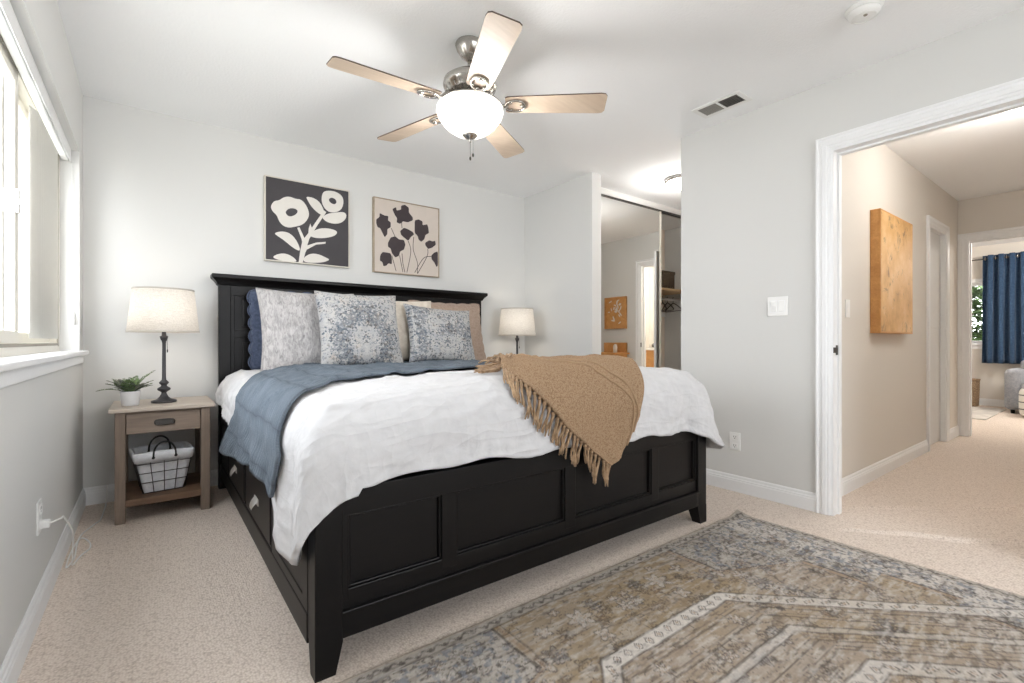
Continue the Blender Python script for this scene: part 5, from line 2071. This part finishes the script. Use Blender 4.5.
    # --- abrasion over everything
    ab = fbm(gx * 0.3, gy, 90, 431, 3)
    put(np.clip((ab - 0.55) * 7, 0, 1), pale, 0.38)
    st2 = fbm(gx * 0.30, gy, 95, 231, 2)
    put(np.clip((st2 - 0.64) * 9, 0, 1), dark, 0.45)
    grain = (fbm(gx, gy, 150, 171, 2) - 0.5) * 0.30
    col *= (1 + grain)[..., None]
    col = np.clip(col, 0, 1)
    nx, ny = gx.shape
    z = np.full(gx.shape, 0.008) + 0.0008 * fbm(gx, gy, 90, 5, 2)
    eu = np.minimum(np.minimum(gx - x0, x1 - gx), np.minimum(gy - y0, y1 - gy))
    z = np.where(eu < 0.006, 0.002, z)
    # the far right corner curls up a little
    dc = np.hypot(gx - x1, gy - y1)
    z += 0.022 * np.clip(1 - dc / 0.10, 0, 1) ** 1.5
    # shallow ripple along the right edge
    z += 0.004 * np.exp(-((gx - 2.45) / 0.05) ** 2) * np.clip((gy - 0.6) * 3, 0, 1)
    verts = np.stack([gx - cx, gy - cy, z], -1).reshape(-1, 3)
    idx = np.arange(nx * ny).reshape(nx, ny)
    f = np.stack([idx[:-1, :-1], idx[1:, :-1], idx[1:, 1:], idx[:-1, 1:]], -1).reshape(-1, 4)
    me = bpy.data.meshes.new('area_rug')
    me.vertices.add(len(verts)); me.vertices.foreach_set('co', verts.ravel())
    me.loops.add(f.size); me.loops.foreach_set('vertex_index', f.ravel())
    me.polygons.add(len(f)); me.polygons.foreach_set('loop_start', np.arange(0, f.size, 4)); 
    me.update(calc_edges=True)
    ca = me.color_attributes.new('pile', 'FLOAT_COLOR', 'POINT')
    rgba = np.ones((len(verts), 4)); rgba[:, :3] = col.reshape(-1, 3)
    ca.data.foreach_set('color', rgba.ravel())
    for p in me.polygons: p.use_smooth = True
    t = NT('distressed_rug_pile')
    at = t.n('ShaderNodeAttribute', attribute_name='pile')
    v = t.coord()
    n1 = t.noise(v, 420, 2)
    c = t.mix(at.outputs['Color'], (0.9, 0.85, 0.8, 1), t.math('MULTIPLY', n1, 0.05))
    t.bump(n1, 0.6, 0.003)
    t.set(c, 0.95, spec=0.1)
    me.materials.append(t.m)
    o = bpy.data.objects.new('area_rug', me)
    COL.objects.link(o)
    o.location = (cx, cy, 0)
    tag(o, 'distressed taupe and grey oriental rug on the carpet at the foot of the bed', 'rug')


rug()

# ================================================================ FAR ROOM
def curtain():
    root = thing('curtain', 'navy blue grommet curtain hanging at the window of the far room', 'curtain', (XF - 0.14, 1.2, 0.65))
    b = MB()
    y0, y1 = 0.82, 1.44
    P = []
    nu, nv = 120, 24
    for i in range(nu + 1):
        t = i / nu
        row = []
        for j in range(nv + 1):
            v = j / nv
            z = 0.65 + (2.27 - 0.65) * v
            yy = y1 + (y0 - y1) * t
            amp = 0.038 + 0.014 * (1 - v)
            xx = XF - 0.14 + amp * math.sin(t * 2 * PI * 5.5 + 0.3 * math.sin(v * 3)) + 0.006 * math.sin(v * 5 + t * 20)
            yy += 0.012 * math.sin(t * 2 * PI * 11) - 0.0
            row.append((xx, yy + (1 - v) * 0.02 * (0.5 - t), z))
        P.append(row)
    b.grid(P)
    o = b.build('curtain_panel', M['curtain'], root); solidify(o, 0.003, 0)
    for k in range(6):
        t = (k * 1.0 + 0.25) / 5.5
        yy = y1 + (y0 - y1) * t
        if yy < y0: continue
        b = MB()
        b.tube([(XF - 0.14 + 0.03 * math.cos(a), yy, 2.215 + 0.03 * math.sin(a)) for a in [2 * PI * q / 16 for q in range(17)]], 0.004, 6)
        b.build('grommet', M['nickel'], root)
    r = thing('curtain_rod', 'thin grey metal curtain rod above the far window', 'rod', (XF - 0.14, 1.2, 2.2))
    b = MB(); b.tube([(XF - 0.14, 0.1, 2.215), (XF - 0.14, 2.15, 2.215)], 0.010, 10); b.build('rod', M['pewter'], r)
    b = MB()
    for yy in (0.15, 2.1): b.box(XF - 0.145, XF - 0.001, yy - 0.008, yy + 0.008, 2.205, 2.222)
    b.build('bracket', M['pewter'], r)


curtain()

# armchair
def armchair():
    root = thing('armchair', 'light grey upholstered armchair under the blue curtain', 'armchair', (9.65, 0.85, 0))
    x0, x1, y0, y1 = 9.25, 9.98, 0.33, 1.13
    b = MB(); b.box(x0 + 0.06, x1 - 0.02, y0 + 0.15, y1 - 0.15, 0.06, 0.28, 0.03, 3); autosmooth(b.build('seat_base', M['chair_cloth'], root))
    b = MB(); b.box(x0 + 0.02, x1 - 0.2, y0 + 0.155, y1 - 0.155, 0.28, 0.43, 0.045, 4); autosmooth(b.build('seat_cushion', M['chair_cloth'], root))
    b = MB(); b.box(x1 - 0.22, x1 - 0.01, y0 + 0.1, y1 - 0.1, 0.25, 0.72, 0.06, 4); autosmooth(b.build('backrest', M['chair_cloth'], root))
    for ya, yb in ((y0, y0 + 0.16), (y1 - 0.16, y1)):
        b = MB(); b.box(x0 + 0.02, x1, ya, yb, 0.05, 0.60, 0.06, 4); autosmooth(b.build('arm', M['chair_cloth'], root))
    for xx in (x0 + 0.1, x1 - 0.1):
        for yy in (y0 + 0.08, y1 - 0.08):
            b = MB(); b.lathe([(0.02, 0), (0.025, 0.06)], (xx, yy, 0), 12); b.build('foot', M['bed'], root)


armchair()

# striped throw on a pouf in front of the armchair
t = NT('striped_white_cloth')
v = t.coord()
sp = t.n('ShaderNodeSeparateXYZ'); t.l(v, sp.inputs[0])
w_ = t.math('SINE', t.math('MULTIPLY', sp.outputs[2], 70))
t.set(t.ramp(w_, [(0.0, lin((232, 230, 226))), (0.85, lin((232, 230, 226))), (0.9, lin((120, 120, 124)))]), 0.9)
b = MB(); b.box(8.83, 9.23, 0.55, 0.95, 0.0, 0.40, 0.09, 5)
tag(autosmooth(b.build('pouf', t.m, origin=(9.05, 0.82, 0))), 'white pouf with thin grey stripes in front of the grey armchair', 'pouf')

# basket by the far wall
root = thing('wicker_basket', 'brown woven wicker basket on the floor below the far window', 'basket', (9.93, 1.62, 0))
b = MB()
b.lathe([(0.135, 0), (0.150, 0.01), (0.158, 0.2), (0.160, 0.38), (0.166, 0.40), (0.155, 0.405), (0.148, 0.38), (0.14, 0.03)], (9.93, 1.62, 0), 32)
b.build('basket_body', M['brown_wicker'], root)
b = MB(); b.tube([(9.93 + 0.160 * math.cos(2 * PI * k / 32), 1.62 + 0.160 * math.sin(2 * PI * k / 32), 0.40) for k in range(33)], 0.010, 8); b.build('rim', M['brown_wicker'], root)

# pale rug in the far room
b = MB()
b.box(8.25, 9.74, 1.16, 2.3, 0.0, 0.010, 0.003)
t = NT('pale_rug_weave')
v = t.coord()
vo = t.n('ShaderNodeTexVoronoi'); vo.inputs['Scale'].default_value = 9; t.l(v, vo.inputs['Vector'])
t.set(t.ramp(vo.outputs['Distance'], [(0.3, lin((214, 208, 200))), (0.6, lin((196, 190, 184)))]), 0.95)
tag(b.build('small_rug', t.m, origin=(9.2, 1.7, 0)), 'pale cream rug on the carpet of the far room', 'rug')

# ================================================================ OUTSIDE
def tree(c, label, seed, n=5200):
    rnd = random.Random(seed)
    root = thing('tree', label, 'tree', c)
    b = MB()
    b.tube([(c[0], c[1], c[2]), (c[0] + 0.05, c[1] + 0.05, c[2] + 1.2), (c[0], c[1], c[2] + 2.2)], [0.09, 0.07, 0.03], 8)
    for k in range(8):
        a = rnd.uniform(0, 2 * PI)
        b.tube([(c[0], c[1], c[2] + 0.9 + k * 0.12), (c[0] + 0.6 * math.cos(a), c[1] + 0.6 * math.sin(a), c[2] + 1.4 + k * 0.13)], [0.03, 0.01], 6)
    b.build('trunk', M['shelf_wood'], root)
    b = MB()
    for k in range(n):
        a = rnd.uniform(0, 2 * PI); q = rnd.uniform(-1, 1); r = 1.15 * rnd.uniform(0.35, 1) ** 0.5
        p = Vector((c[0] + r * math.cos(a) * math.sqrt(1 - q * q), c[1] + r * math.sin(a) * math.sqrt(1 - q * q), c[2] + 1.9 + q * r * 1.05))
        d = Vector((rnd.uniform(-1, 1), rnd.uniform(-1, 1), rnd.uniform(-.6, .6))).normalized()
        e_ = d.cross(Vector((0, 0, 1))).normalized()
        s_ = rnd.uniform(0.07, 0.13)
        b.poly([p - d * s_, p - e_ * s_ * 0.45, p + d * s_, p + e_ * s_ * 0.45])
    b.build('foliage', M['tree_leaf'], root)


t = NT('mottled_leaf')  # leaf green varies at random from dark to pale
v = t.coord()
nn = t.noise(v, 5, 4, 0.7)
c_ = t.ramp(nn, [(0.35, lin((34, 56, 26))), (0.5, lin((84, 112, 62))), (0.68, lin((150, 172, 120)))])
t.set(c_, 0.6)
M['tree_leaf'] = t.m
tree((11.9, 2.2, -0.6), 'leafy green tree outside the far window', 1)
tree((11.7, -0.4, -0.7), 'second leafy green tree outside, behind the blue curtain', 2, 1800)

# neighbour's wall beyond the left window
root = thing('neighbor_house', 'pale house with vertical board siding outside the left window', 'building', (-1.0, 7.0, -0.5))
b = MB()
b.box(-1.35, 1.2, 7.0, 7.2, -0.5, 3.6)
b.build('wall', M['siding'], root)
b = MB()
for k in range(16):
    xx = -1.34 + k * 0.16
    b.box(xx, xx + 0.04, 6.98, 7.0, -0.5, 3.6)
b.build('batten_boards', M['siding'], root)
b = MB(); b.box(-12, 16, 3.95, 30, -0.6, -0.5)
b.box(-12, -0.53, -8, 3.95, -0.6, -0.5)
b.box(10.4, 16, -8, 3.95, -0.6, -0.5)
b.box(-0.53, 10.4, -8, -2.2, -0.6, -0.5)
gm = plain('outdoor_ground', (214, 212, 204), 0.95, var=0.3, scale=3)  # ground made pale to bounce daylight up to the ceiling
o = struct(b.build('outdoor_ground', gm))
